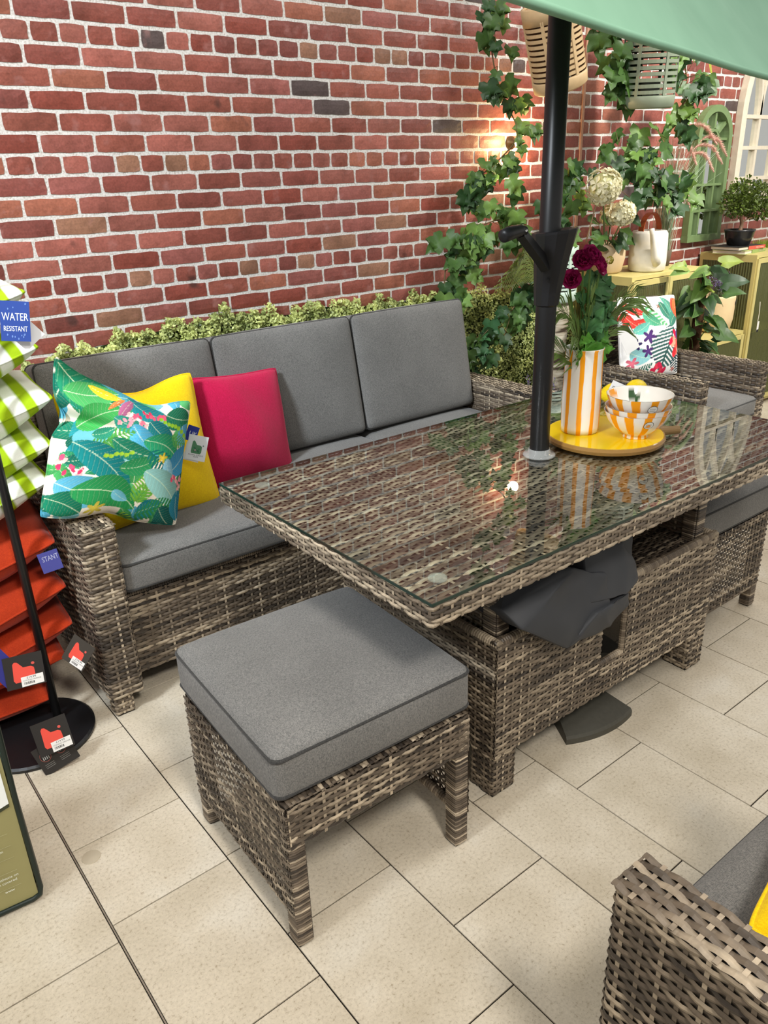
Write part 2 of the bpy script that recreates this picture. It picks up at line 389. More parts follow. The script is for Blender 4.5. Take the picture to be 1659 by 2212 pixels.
def loop(mb, x0, x1, y0, y1, z0, z1, r=.012, **kw):
    fn, S = path_fn(rrect(x0, x1, y0, y1, r), z0); weave(mb, fn, S, z1-z0, **kw)
def seedgen():
    k = 100
    while True: k += 1; yield k
SD = seedgen(); sd = lambda: next(SD)
def leg(name, x0, x1, y0, y1, z0, z1, parent, plainwrap=True, tone=0):
    mb = MB(); mb.box(x0+.003, x1-.003, y0+.003, y1-.003, z0+.006, z1, WD)
    if plainwrap: loop(mb, x0, x1, y0, y1, z0+.004, z1, .006, pitch=.0065, sw=.0066, amp=0, stake=.05, stakes=False, seed=sd(), tone=tone)
    else: loop(mb, x0, x1, y0, y1, z0+.006, z1, .008, seed=sd(), stake=.022, tone=tone)
    o = mb.build(name, M['wicker'], parent, smooth=False)
    f = MB().box(x0+.004, x1-.004, y0+.004, y1-.004, z0, z0+.006).build('foot_cap', M['foot'], o)
    return o
def wrapped(mb, p0, p1, r, pitch=.0075, seed=0, tone=0, flat=.8, n=10):
    """edge bar wound round with strand"""
    p0, p1 = np.asarray(p0, float), np.asarray(p1, float); L = np.linalg.norm(p1-p0); k = max(2, int(L/pitch)); rng = np.random.default_rng(seed)
    pts, R, C = [], [], []
    a = smooth_noise(rng, k, pitch, .10, L+.2)
    for i in range(k):
        t_ = np.clip(a[i]*.9+rng.random()*.25-.05+tone, 0, 1); c = WD+(WM-WD)*t_*2 if t_ < .5 else WM+(WL-WM)*(t_*2-1)
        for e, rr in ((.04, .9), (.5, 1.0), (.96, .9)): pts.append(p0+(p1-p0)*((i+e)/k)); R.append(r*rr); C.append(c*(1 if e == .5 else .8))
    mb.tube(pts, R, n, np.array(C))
# ---------------- cushions
def rbox(w_, d_, h_, r=.022, crown=.012, n=14, side=.006, sag=None):
    """puffy box cushion, origin at centre of its bottom"""
    mb = MB(); I = np.linspace(-1, 1, n*2+1); hx, hy, hz = w_/2-r, d_/2-r, h_/2-r
    I = np.sign(I)*np.abs(I)**.8
    def face(ax, sg, ui, vi, dims):
        U, V = np.meshgrid(I, I, indexing='ij'); P = np.zeros(U.shape+(3,)); P[..., ui] = U; P[..., vi] = V; P[..., ax] = sg
        Q = P*np.array([w_/2, d_/2, h_/2]); inner = np.clip(Q, -np.array([hx, hy, hz]), np.array([hx, hy, hz])); D = Q-inner
        ln = np.linalg.norm(D, axis=-1, keepdims=True); Q = inner+D/np.maximum(ln, 1e-9)*r
        x, y, z = Q[..., 0]/(w_/2), Q[..., 1]/(d_/2), Q[..., 2]/(h_/2)
        b = np.clip(1-x**4, 0, 1)*np.clip(1-y**4, 0, 1); Q[..., 2] += np.where(z > 0, 1, .15)*np.sign(z)*crown*b*np.abs(z)
        bz = np.clip(1-z**2, 0, 1); Q[..., 0] += side*bz*x*np.abs(x)*np.clip(1-y**4, 0, 1); Q[..., 1] += side*bz*y*np.abs(y)*np.clip(1-x**4, 0, 1)
        Q[..., 2] += h_/2; mb.grid(Q, flip=(sg < 0) ^ (ui > vi))
    face(2, 1, 0, 1, 0); face(2, -1, 0, 1, 0); face(0, 1, 1, 2, 0); face(0, -1, 1, 2, 0); face(1, 1, 2, 0, 0); face(1, -1, 2, 0, 0)
    return mb
def pipe_rect(w_, d_, z, r=.019, pr=.0052, crown=0):
    pts = rrect(-w_/2, w_/2, -d_/2, d_/2, r, 5, False); P = []
    m_ = len(pts)
    for i in range(m_):
        a, b = np.array(pts[i]), np.array(pts[(i+1) % m_]); L = np.linalg.norm(b-a); k = max(1, int(L/.03))
        for q in range(k): P.append(tuple(a+(b-a)*q/k)+(z,))
    return MB().tube(P, pr, 6, closed=True)
def box_cushion(name, label, w_, d_, h_, loc, rot, group=None, crown=.014, lower=True):
    t_ = thing(name, label, 'cushion', loc, group=group, rot=rot)
    rbox(w_, d_, h_, crown=crown).build('cover', M['grey_fabric'], t_, smooth=True)
    pipe_rect(w_-.004, d_-.004, h_-.016).build('piping', M['piping'], t_, smooth=True)
    if lower: pipe_rect(w_-.004, d_-.004, .014).build('piping', M['piping'], t_, smooth=True)
    return t_
# ---------------- sofa
SX0, SX1, SYF, SYB = .955, 3.05, -1.32, -.575
sofa = thing('rattan_sofa', 'long brown-grey woven rattan three-seat sofa against the brick mural wall', 'sofa', (2.0, -.95, 0))
O_ = np.array((2.0, -.95, 0))
def lx(x): return x-2.0
def ly(y): return y+.95
for s, (a, b) in enumerate(((SX0, 1.062), (2.943, SX1))):
    mb = MB(); mb.box(lx(a)+.005, lx(b)-.005, ly(SYF)+.005, ly(SYB)-.005, .075, .628, WD*.6)
    loop(mb, lx(a), lx(b), ly(SYF), ly(SYB), .07, .628, .014, seed=sd(), stake=.03)
    fn = plane_fn((lx(b)+.001, ly(SYF)-.001, .630), (0, 1, 0), (-1, 0, 0))
    weave(mb, fn, SYB-SYF, b-a+.002, seed=sd(), tone=.1, stake=.03)
    mb.build('arm', M['wicker'], sofa, kind='stuff')
mb = MB(); mb.box(lx(1.062), lx(2.943), ly(-1.262), ly(-1.2), .10, .372, WD*.6)
weave(mb, plane_fn((lx(1.066), ly(-1.272), .10), (1, 0, 0), (0, 0, 1)), 1.874, .268, seed=sd(), stake=.032, pitch=.0105, sw=.0106, tone=.02)
wrapped(mb, (lx(1.066), ly(-1.26), .374), (lx(2.94), ly(-1.26), .374), .012, seed=sd(), tone=-.2)
mb.build('front_panel', M['wicker'], sofa, kind='stuff')
mb = MB(); mb.box(lx(1.06), lx(2.945), ly(-1.27), ly(-.60), .355, .385, WD*.6); mb.build('seat_deck', M['darkback'], sofa)
mb = MB(); mb.box(lx(1.0), lx(3.0), ly(-.625), ly(-.585), .10, .80, WD*.6)
weave(mb, plane_fn((lx(1.0), ly(-.63), .38), (1, 0, 0), (0, 0, 1)), 2.0, .42, seed=sd(), stake=.032, pitch=.0105, sw=.0106)
wrapped(mb, (lx(1.0), ly(-.605), .80), (lx(3.0), ly(-.605), .80), .02, seed=sd())
mb.build('back_panel', M['wicker'], sofa, kind='stuff')
for x in (SX0+.012, SX1-.072):
    for y in (SYF+.012, SYB-.072): leg('leg', lx(x), lx(x)+.06, ly(y), ly(y)+.06, 0, .072, sofa, False)
bw = (2.943-1.062)/3
for i in range(3):
    x = 1.062+bw*(i+.5); nm = ('left end', 'middle', 'right end')[i]
    box_cushion('seat_cushion', 'dark grey box seat cushion at the %s of the rattan sofa' % nm, bw-.006, .58, .112, (x, -1.012, .387), (0, 0, 0), 'sofa seat cushions')
    bc = box_cushion('back_cushion', 'dark grey upright back cushion at the %s of the rattan sofa' % nm, bw-.008, .475, .13, (x+(.004 if i == 2 else 0), -.668, .73), (math.radians(79), 0, 0), 'sofa back cushions', .02)
    bc.location = (x, -.668, .735); 
# ---------------- dining table with glass top
TX, TYc = 2.091, -1.971
tab = thing('dining_table', 'rectangular woven rattan lift-up dining table with a clear glass top', 'table', (TX, TYc, 0))
hx, hy, TZ = .80, .443, .754
mb = MB(); mb.box(-hx+.006, hx-.006, -hy+.006, hy-.006, TZ-.05, TZ-.016, WD*.7)
loop(mb, -hx, hx, -hy, hy, TZ-.054, TZ-.008, .012, seed=sd(), tone=.08, stake=.028)
mb.build('top_frame', M['wicker'], tab, kind='stuff')
mb = MB(); weave(mb, plane_fn((-hx+.006, -hy+.006, TZ-.012), (1, 0, 0), (0, 1, 0)), 2*hx-.012, 2*hy-.012, seed=sd(), stake=.034, pitch=.0115, sw=.0117, tone=.0)
mb.build('woven_top', M['wicker'], tab, kind='stuff')
gp = MB().add([(-hx+.004, -hy+.004, TZ), (hx-.004, -hy+.004, TZ), (hx-.004, hy-.004, TZ), (-hx+.004, hy-.004, TZ)], [(0, 1, 2, 3)]).build('glass_pane', M['glass'], tab)
gp['label'] = 'clear glass sheet over the woven table top'
e = MB()
for (x0, x1, y0, y1) in ((-hx+.002, hx-.002, -hy+.002, -hy+.0045), (-hx+.002, hx-.002, hy-.0045, hy-.002), (-hx+.002, -hx+.0045, -hy+.0045, hy-.0045), (hx-.0045, hx-.002, -hy+.0045, hy-.0045)): e.box(x0, x1, y0, y1, TZ-.006, TZ-.0002)
e.build('glass_edge', M['glassedge'], tab)
M['clear'] = M['glass']
for x in (-hx+.09, hx-.09):
    for y in (-hy+.085, hy-.085):
        MB().lathe([(.0001, .0012), (.018, .0012), (.0205, .0004), (.0205, -.004)], 24, (x, y, TZ-.004)).build('glass_pad', plain('clear_pad', lin(214, 220, 208), .1, .5, var=.02, Alpha=.28), tab, smooth=True)
MB().lathe([(.029, 0), (.044, .001), (.047, .005), (.044, .009), (.033, .011), (.030, .024), (.0285, .024), (.0285, .001)], 40, (0, 0, TZ)).build('pole_collar', plain('clear_collar', lin(225, 228, 226), .06, .6, var=.02, Alpha=.3), tab, smooth=True)
# lift-up inner frame
for x in (-.455, .405):
    for y in (-.285, .235): leg('lift_post', x, x+.05, y, y+.05, .44, TZ-.05, tab, True)
mb = MB(); mb.box(-.45, .45, -.28, .28, .425, .44, WD*.7); weave(mb, plane_fn((-.45, -.28, .446), (1, 0, 0), (0, 1, 0)), .9, .56, seed=sd(), tone=-.15)
wrapped(mb, (-.46, -.285, .44), (.46, -.285, .44), .014, seed=sd(), tone=-.2)
for x in (-.43, .43): weave(mb, plane_fn((x, .28 if x < 0 else -.28, .45), (0, -1 if x < 0 else 1, 0), (0, 0, 1)), .56, TZ-.055-.45, seed=sd(), tone=-.1)
mb.build('inner_tray', M['wicker'], tab, kind='stuff')
# base box: near side has a slot for the lift lever
bx0, bx1, by0, by1, bz0, bz1 = 1.603-TX, 2.572-TX, -2.29-TYc, -1.652-TYc, .125, .462
sx0, sx1, sz = 2.02-TX, 2.132-TX, .225
def base_panel(a, b, z0, z1, wrapcorner):
    mb = MB(); fn = plane_fn((a, by0, z0), (1, 0, 0), (0, 0, 1)); mb.box(a+.004, b-.004, by0+.004, by0+.022, z0+.003, z1-.002, WD*.7); weave(mb, fn, b-a, z1-z0, seed=sd(), tone=.05, stake=.03); return mb
mb = base_panel(bx0+.004, sx0, bz0, bz1, 1); mb.build('front_panel', M['wicker'], tab, kind='stuff')
mb = base_panel(sx1, bx1-.004, bz0, bz1, 1); mb.build('front_panel', M['wicker'], tab, kind='stuff')
mb = base_panel(sx0, sx1, bz0, sz, 1); wrapped(mb, (sx0, by0+.012, sz), (sx1, by0+.012, sz), .011, seed=sd(), tone=.1)
for x in (sx0, sx1): wrapped(mb, (x, by0+.012, sz), (x, by0+.012, bz1), .010, seed=sd())
mb.build('slot_sill', M['wicker'], tab, kind='stuff')
for (O2, U, L) in (((bx1, by0+.004, bz0), (0, 1, 0), by1-by0), ((bx1, by1, bz0), (-1, 0, 0), bx1-bx0), ((bx0, by1, bz0), (0, -1, 0), by1-by0)):
    mb = MB(); weave(mb, plane_fn(O2, U, (0, 0, 1)), L, bz1-bz0, seed=sd(), tone=0, stake=.03)
    Uv = np.array(U); Nv = np.cross(Uv, (0, 0, 1)); a = np.array(O2)-Nv*.012; mb.obox(a+Uv*L/2+np.array((0, 0, (bz1-bz0)/2)), Uv*(L/2-.01), Nv*.006, np.array((0, 0, (bz1-bz0)/2-.002)), WD*.7)
    mb.build('side_panel', M['wicker'], tab, kind='stuff')
mb = MB()
for a, b in (((bx0, by0+.012), (sx0, by0+.012)), ((sx1, by0+.012), (bx1, by0+.012)), ((bx1-.012, by0), (bx1-.012, by1)), ((bx1, by1-.012), (bx0, by1-.012)), ((bx0+.012, by1), (bx0+.012, by0))):
    wrapped(mb, (*a, bz1+.002), (*b, bz1+.002), .0135, seed=sd(), tone=-.02)
mb.build('top_edge', M['wicker'], tab, kind='stuff')
for x in (bx0, bx1-.085):
    for y in (by0, by1-.085): leg('leg', x, x+.085, y, y+.085, 0, bz0+.004, tab, False, .03)
# ---------------- footstools
def make_stool(name, label, loc, rz, group):
    t_ = thing(name, label, 'stool', loc, rz, group); w2, d2, zt, lg = .2425, .2425, .384, .042
    for x in (-w2, w2-lg):
        for y in (-d2, d2-lg): leg('leg', x, x+lg, y, y+lg, 0, zt-.02, t_, True, .02)
    for sx in (-1, 1):                                   # full side panels, open weave
        mb = MB()
        fn = plane_fn((-w2-.001, d2-.004, .085), (0, -1, 0), (0, 0, 1)) if sx < 0 else plane_fn((w2+.001, -d2+.004, .085), (0, 1, 0), (0, 0, 1))
        weave(mb, fn, 2*d2-.008, zt-.085, seed=sd(), stake=.021, pitch=.0102, sw=.0086, tone=-.10)
        wrapped(mb, (sx*(w2-.012), -d2+lg, .088), (sx*(w2-.012), d2-lg, .088), .013, seed=sd(), tone=-.05)
        mb.build('side_panel', M['wicker'], t_, kind='stuff')
    for sy in (-1, 1):
        mb = MB(); fn = plane_fn((-w2+.004, -d2-.001, zt-.105), (1, 0, 0), (0, 0, 1)) if sy < 0 else plane_fn((w2-.004, d2+.001, zt-.105), (-1, 0, 0), (0, 0, 1))
        mb.box(-w2+.01, w2-.01, min(sy*(d2-.004), sy*(d2-.02)), max(sy*(d2-.004), sy*(d2-.02)), zt-.10, zt-.006, WD)
        weave(mb, fn, 2*w2-.008, .103, seed=sd(), stake=.028, tone=.05); mb.build('apron', M['wicker'], t_, kind='stuff')
    mb = MB(); mb.box(-w2+.006, w2-.006, -d2+.006, d2-.006, zt-.03, zt-.006, WD)
    fn = plane_fn((w2-.004, -d2+.004, zt-.001), (0, 1, 0), (-1, 0, 0)); weave(mb, fn, 2*d2-.008, 2*w2-.008, seed=sd(), stake=.03)
    mb.build('woven_seat', M['wicker'], t_, kind='stuff')
    return t_
st1 = make_stool('footstool', 'woven rattan footstool standing alone on the open floor in the foreground', (1.2225, -2.103, 0), math.radians(-1.5), 'rattan footstools')
dup(st1, 'woven rattan footstool tucked behind the far end of the dining table base', (2.82, -1.965, 0), math.radians(90), 'rattan footstools')
c1 = box_cushion('stool_cushion', 'grey square box cushion on the foreground footstool', .50, .50, .118, (1.228, -2.085, .386), (0, 0, math.radians(-2.5)), 'footstool cushions', .02)
box_cushion('stool_cushion', 'grey square box cushion on the footstool behind the table base', .50, .50, .118, (2.82, -1.965, .386), (0, 0, math.radians(0)), 'footstool cushions', .02)
# black woven brand label sewn to the near cushion
mb = MB(); mb.obox((0, 0, 0), (0, .028, 0), (.0008, 0, 0), (0, 0, .009), lin(18, 18, 18))
text_mesh(mb, 'Hartman', (.0012, .024, -.004), (0, -1, 0), (0, 0, 1), .0135, lin(225, 225, 225))
o = mb.build('fabric_label', M['card'], c1, loc=(.254, .12, .095), rot=(0, math.radians(-35), 0)); o['label'] = 'small black label with white script lettering'
# ---------------- parasol through the table
PX, PY = 2.091, -1.971
par = thing('parasol', 'sage green parasol on a black pole through the dining table', 'parasol', (PX, PY, 0))
dv, nv = np.array((.968, .251, 0)), np.array((-.251, .968, 0))
M['canopy'] = None
t = NT('sage_canopy_fabric'); v = t.coord('Object'); n = t.noise(700, 2, v); big = t.noise(6, 3, v)
c = t.ramp(big, [(.3, lin(124, 168, 142)), (.7, lin(134, 178, 152))]); t.bump(n, .12, .0006); M['canopy'] = t.set(c, .8, .2)
apex = np.array((0, 0, 2.47)); Lh, Wh, zr = 1.25, .498, 1.68
cor = [-dv*Lh-nv*Wh, dv*Lh-nv*Wh, dv*Lh+nv*Wh, -dv*Lh+nv*Wh]; cor[2] = dv*.8+nv*.45; cor[3] = -dv*.75+nv*.45; cor = [c_+np.array((0, 0, zr if i < 2 else 2.30)) for i, c_ in enumerate(cor)]
rg = np.random.default_rng(5)
mb = MB(); hem = MB()
for k in range(4):
    A, B = cor[k], cor[(k+1) % 4]; na, nb = 40, 28; P = np.zeros((nb, na, 3)); N = np.cross(B-A, apex-A); N /= np.linalg.norm(N)
    for j in range(nb):
        q = j/(nb-1)
        for i in range(na):
            s = i/(na-1); e = A+(B-A)*s; p_ = e+(apex-e)*q
            sag = -.05*math.sin(PI*s)*math.sin(PI*min(1, q+.08))*(1-q*.5)
            wr = (.007*math.sin(9*s*PI+3*q+1.5*math.sin(5*q))+.006*math.sin(23*s+11*q))*math.sin(PI*s)*(1-q)**.5*min(1, q*5+.1)
            P[j, i] = p_-N*(-sag-wr)*1.0
    mb.grid(P)
    for z_ in (0, .05): pass
    hem.tube([P[0, i] for i in range(na)], .006, 6)
cn = mb.build('canopy', M['canopy'], par, smooth=True); hem.build('hem', M['canopy'], cn, smooth=True)
mb = MB()
for k in range(4): mb.tube([apex-np.array((0, 0, .02)), cor[k]*.98+apex*.02-np.array((0, 0, .02))], .008, 6)
mb.build('ribs', M['black'], par)
MB().tube([(0, 0, .05), (0, 0, 1.2), (0, 0, 2.5)], .0275, 28).build('pole', M['black'], par, smooth=True)
prof = [(.028, 1.178), (.033, 1.182), (.036, 1.215), (.046, 1.30), (.0585, 1.362), (.0590, 1.368), (.054, 1.370), (.029, 1.360)]
h = MB(); h.lathe([(r, z) for r, z in prof], 12, (0, 0, 0), a0=.3); 
V = h.v[0]; V[:, 2] += np.where(V[:, 2] > 1.33, .10*(V[:, 0]*.5-V[:, 1]*.6)/.1*.14, 0); V[:, 0:2] += np.array((.006, -.012))*np.clip((V[:, 2:3]-1.2)/.17, 0, 1)
hs = h.build('crank_housing', M['blackplastic'], par)
MB().lathe([(.0001, 0), (.004, 0), (.004, .002)], 10).build('screw_hole', M['foot'], hs, loc=(-.034, -.03, 1.25), rot=(math.radians(80), 0, math.radians(-50)))
ch = MB(); a, b = np.array((-.035, -.02, 1.288)), np.array((-.158, -.045, 1.374)); up_ = np.array((.0, .3, .95)); d_ = b-a; ax = np.cross(d_, up_); ax /= np.linalg.norm(ax); nz = np.cross(ax, d_); nz /= np.linalg.norm(nz)
for i in range(6): pass
P = []
for q, wd in ((0, .020), (.3, .016), (.75, .0135), (1, .0125)):
    c0 = a+d_*q; P.append([c0+nz*wd+ax*.010, c0-nz*wd+ax*.010, c0-nz*wd-ax*.010, c0+nz*wd-ax*.010])
P = np.array(P).reshape(-1, 3); F = [(i*4+k, i*4+(k+1) % 4, (i+1)*4+(k+1) % 4, (i+1)*4+k) for i in range(3) for k in range(4)]+[(3, 2, 1, 0), (12, 13, 14, 15)]
ch.add(P, F); hd = ch.build('crank_handle', M['blackplastic'], par)
g_ = MB(); g_.tube([b+np.array((.012, 0, .004)), b+np.array((-.01, -.004, .006)), b+np.array((-.055, -.012, .002)), b+np.array((-.075, -.015, -.002)), b+np.array((-.078, -.016, -.003))], [.012, .0145, .0165, .0155, .006], 14); g_.build('crank_grip', M['blackplastic'], hd, smooth=True)
MB().lathe([(.0001, .002), (.003, .0015), (.0035, 0)], 12).build('rivet', M['chrome'], hd, loc=tuple(b+np.array((.002, -.016, .006))), rot=(math.radians(80), 0, math.radians(-30)))
mb = MB(); n = 144; ring = []
for k in range(n):
    a_ = k*2*PI/n; R = .345
    dd = abs((a_-math.radians(-99)+PI/4) % (PI/2)-PI/4); R = .352 if dd < math.radians(23) else .13
    x_, y_ = R*math.cos(a_), R*math.sin(a_)
    ring.append((x_, y_))
def rl(s, z): return [(x*s, y*s, z) for x, y in ring]
V = np.concatenate([rl(1, 0), rl(1, .018), rl(.985, .026), rl(.72, .052), rl(.25, .066), rl(.10, .075), rl(.10, .3)]); F = [(i*n+k, i*n+(k+1) % n, (i+1)*n+(k+1) % n, (i+1)*n+k) for i in range(6) for k in range(n)]
mb.add(V, F); mb.build('weighted_base', M['taupeplastic'], par, smooth=False)
# ---------------- dark cover bag spilling out of the table's inner tray
from mathutils import noise as mn
CO = Vector((1.88, -2.25, .45))
chunks = [[(1.615, -2.285, .565), (1.64, -2.335, .52), (1.80, -2.352, .402), (1.86, -2.335, .398), (1.97, -2.345, .47), (1.95, -2.33, .56), (1.84, -2.315, .61), (1.70, -2.22, .62), (1.68, -2.1, .47), (1.95, -2.1, .47)],
 [(1.80, -2.345, .408), (1.99, -2.340, .388), (2.06, -2.335, .43), (2.05, -2.345, .475), (1.90, -2.36, .48), (1.85, -2.2, .46), (2.08, -2.2, .47)],
 [(1.88, -2.34, .50), (2.03, -2.35, .475), (2.11, -2.33, .485), (2.12, -2.31, .53), (2.05, -2.30, .61), (1.90, -2.30, .625), (1.86, -2.15, .50), (2.1, -2.15, .50)],
 [(2.03, -2.30, .50), (2.11, -2.315, .465), (2.155, -2.27, .48), (2.165, -2.25, .60), (2.08, -2.24, .66), (2.02, -2.2, .66), (2.06, -2.12, .48), (2.15, -2.12, .50)]]
bmA = bmesh.new()
for ck in chunks:
    bm = bmesh.new()
    for k in ck: bm.verts.new(Vector(k)-CO)
    r_h = bmesh.ops.convex_hull(bm, input=bm.verts); bmesh.ops.delete(bm, geom=[g for g in r_h['geom_interior'] if isinstance(g, bmesh.types.BMVert)], context='VERTS')
    bmesh.ops.dissolve_limit(bm, angle_limit=.12, verts=bm.verts, edges=bm.edges)
    bmesh.ops.bevel(bm, geom=list(bm.edges), offset=.009, segments=2, profile=.6, affect='EDGES', clamp_overlap=True)
    bmesh.ops.triangulate(bm, faces=bm.faces); bmesh.ops.subdivide_edges(bm, edges=bm.edges, cuts=2, use_grid_fill=True); bm.normal_update()
    for v_ in bm.verts: v_.co = v_.co+v_.normal*(.007*mn.noise(v_.co*14)+.006*mn.noise(v_.co*30))
    tm = bpy.data.meshes.new('tmp'); bm.to_mesh(tm); bm.free(); bmA.from_mesh(tm); bpy.data.meshes.remove(tm)
me = bpy.data.meshes.new('cover_bag'); bmA.to_mesh(me); bmA.free(); me.shade_smooth()
o = ob('cover_bag', me, M['darkcloth'], loc=(1.88, -2.25, .45)); tag(o, 'crumpled dark grey cloth cover stuffed out of the table base', 'cover')
# ---------------- armchairs
def make_armchair(name, label, loc, rz, group):
    t_ = thing(name, label, 'armchair', loc, rz, group); t_.scale = (1.085, 1, 1)
    for sx in (-1, 1):
        a, b = (-.29, -.215) if sx < 0 else (.215, .29); mb = MB(); mb.box(a+.006, b-.006, -.294, .25, .13, .60, WD*.6)
        loop(mb, a, b, -.30, .262, .12, .604, .014, seed=sd(), stake=.031, pitch=.0108, sw=.0114, tone=-.06)
        weave(mb, plane_fn((b+.001, -.301, .6065), (0, 1, 0), (-1, 0, 0)), .56, b-a+.002, seed=sd(), tone=.04, stake=.031, pitch=.0108, sw=.0114)
        mb.build('arm', M['wicker'], t_, kind='stuff')
    mb = MB(); fn0, S = path_fn([(-.285, .20), (-.27, .26), (-.23, .295), (-.1, .312), (.1, .312), (.23, .295), (.27, .26), (.285, .20)][::-1], 0)
    def lean(fn):
        def g(s, t_): 
            p_, n_ = fn(s, t_); p_ = p_.copy(); p_[:, 1] += .06*np.clip((p_[:, 2]-.36)/.5, 0, 1); return p_, n_
        return g
    f1, S1 = path_fn([(-.27, .24), (-.24, .27), (-.1, .288), (.1, .288), (.24, .27), (.27, .24)], .36)
    weave(mb, lean(f1), S1, .50, seed=sd(), stake=.031, pitch=.0108, sw=.0114, tone=-.06)
    f2, S2 = path_fn([(-.285, .20), (-.27, .26), (-.23, .295), (-.1, .312), (.1, .312), (.23, .295), (.27, .26), (.285, .20)][::-1], .12)
    weave(mb, lean(f2), S2, .74, seed=sd(), stake=.031, pitch=.0108, sw=.0114, tone=-.06)
    pts = [(-.28, .30, .60), (-.275, .315, .80), (-.25, .338, .862), (-.1, .362, .872), (.1, .362, .872), (.25, .338, .862), (.275, .315, .80), (.28, .30, .60)]
    for a, b in zip(pts[:-1], pts[1:]): wrapped(mb, a, b, .017, seed=sd(), tone=-.05)
    mb.build('back', M['wicker'], t_, kind='stuff')
    mb = MB(); mb.box(-.216, .216, -.272, .25, .14, .352, WD*.6); weave(mb, plane_fn((-.216, -.28, .13), (1, 0, 0), (0, 0, 1)), .432, .225, seed=sd(), stake=.031, tone=-.05)
    mb.build('seat_frame', M['wicker'], t_, kind='stuff')
    for x in (-.288, .24):
        for y in (-.298, .21): leg('leg', x, x+.048, y, y+.048, 0, .125, t_, True)
    return t_
ac = make_armchair('rattan_armchair', 'dark woven rattan armchair by the cabinets, with a flowery white cushion', (3.965, -1.235, 0), math.radians(1), 'rattan armchairs')
dup(ac, 'brown-grey woven rattan armchair cut off at the bottom right corner', (1.458, -3.255, 0), PI, 'rattan armchairs')
t_ = box_cushion('seat_cushion', 'dark grey seat cushion on the armchair by the cabinets', .46, .53, .10, (3.965, -1.275, .354), (0, 0, math.radians(1)), 'armchair seat cushions')
t_ = box_cushion('seat_cushion', 'dark grey seat cushion on the armchair at the bottom right corner', .46, .53, .10, (1.458, -3.225, .354), (0, 0, 0), 'armchair seat cushions')
# ---------------- scatter cushions
def pillow_pts(w_, h_, T, n, bow=.07, dent=None, ear=.0):
    u = np.linspace(-1, 1, n); u = np.sign(u)*np.abs(u)**.85; U, V = np.meshgrid(u, u, indexing='xy')
    X = w_/2*U*(1-bow*(1-V*V)); Z = h_/2*V*(1-bow*(1-U*U))
    rc = 1-.035*np.abs(U*V)**7; X = X*rc; Z = Z*rc
    th = T/2*np.clip((1-U**2)*(1-V**2), 0, 1)**.45*(1-.25*(U*V)**2)
    th = np.maximum(th, .0)
    return U, V, X, Z, th
def make_pillow(name, label, cat, w_, h_, T, loc, rot, mat, n=40, bow=.07, paint=None, pipe=None, dent=None, group=None, matrix=None):
    t_ = thing(name, label, cat, loc, group=group, rot=rot)
    if matrix is not None: t_.matrix_world = matrix
    U, V, X, Z, th = pillow_pts(w_, h_, T, n, bow)
    wr = (.006*np.sin(5*U+3*V+len(label)))*np.clip(th/T*2, 0, 1)
    X2, Z2, Yf = X.copy(), Z.copy(), -th-wr
    Yb = th-wr
    if dent is not None: X2, Z2, Yf, Yb = dent(U, V, X2, Z2, Yf, Yb)
    Pf = np.stack([X2, Yf, Z2], -1); Pb = np.stack([X2, Yb, Z2], -1)
    c = np.ones(Pf.shape) if paint is None else paint(U, V)
    cb = np.ones(Pf.shape) if paint is None else paint(U, V)
    cv = MB().grid(Pf, c).grid(Pb, cb, flip=True).build('cover', mat, t_, smooth=True)
    idx = [(0, i) for i in range(n)]+[(i, n-1) for i in range(1, n)]+[(n-1, i) for i in range(n-2, -1, -1)]+[(i, 0) for i in range(n-2, 0, -1)]
    st = max(1, n//40); idx = idx[::st]
    pts = [(X2[i], (Yf[i]+Yb[i])/2, Z2[i]) for i in idx]
    pm = pipe if pipe is not None else mat
    pc = np.array([c[i]*.97 for i in idx])
    MB().tube(pts, .0035, 6, pc, closed=True).build('piping', pm, t_, smooth=True)
    return t_
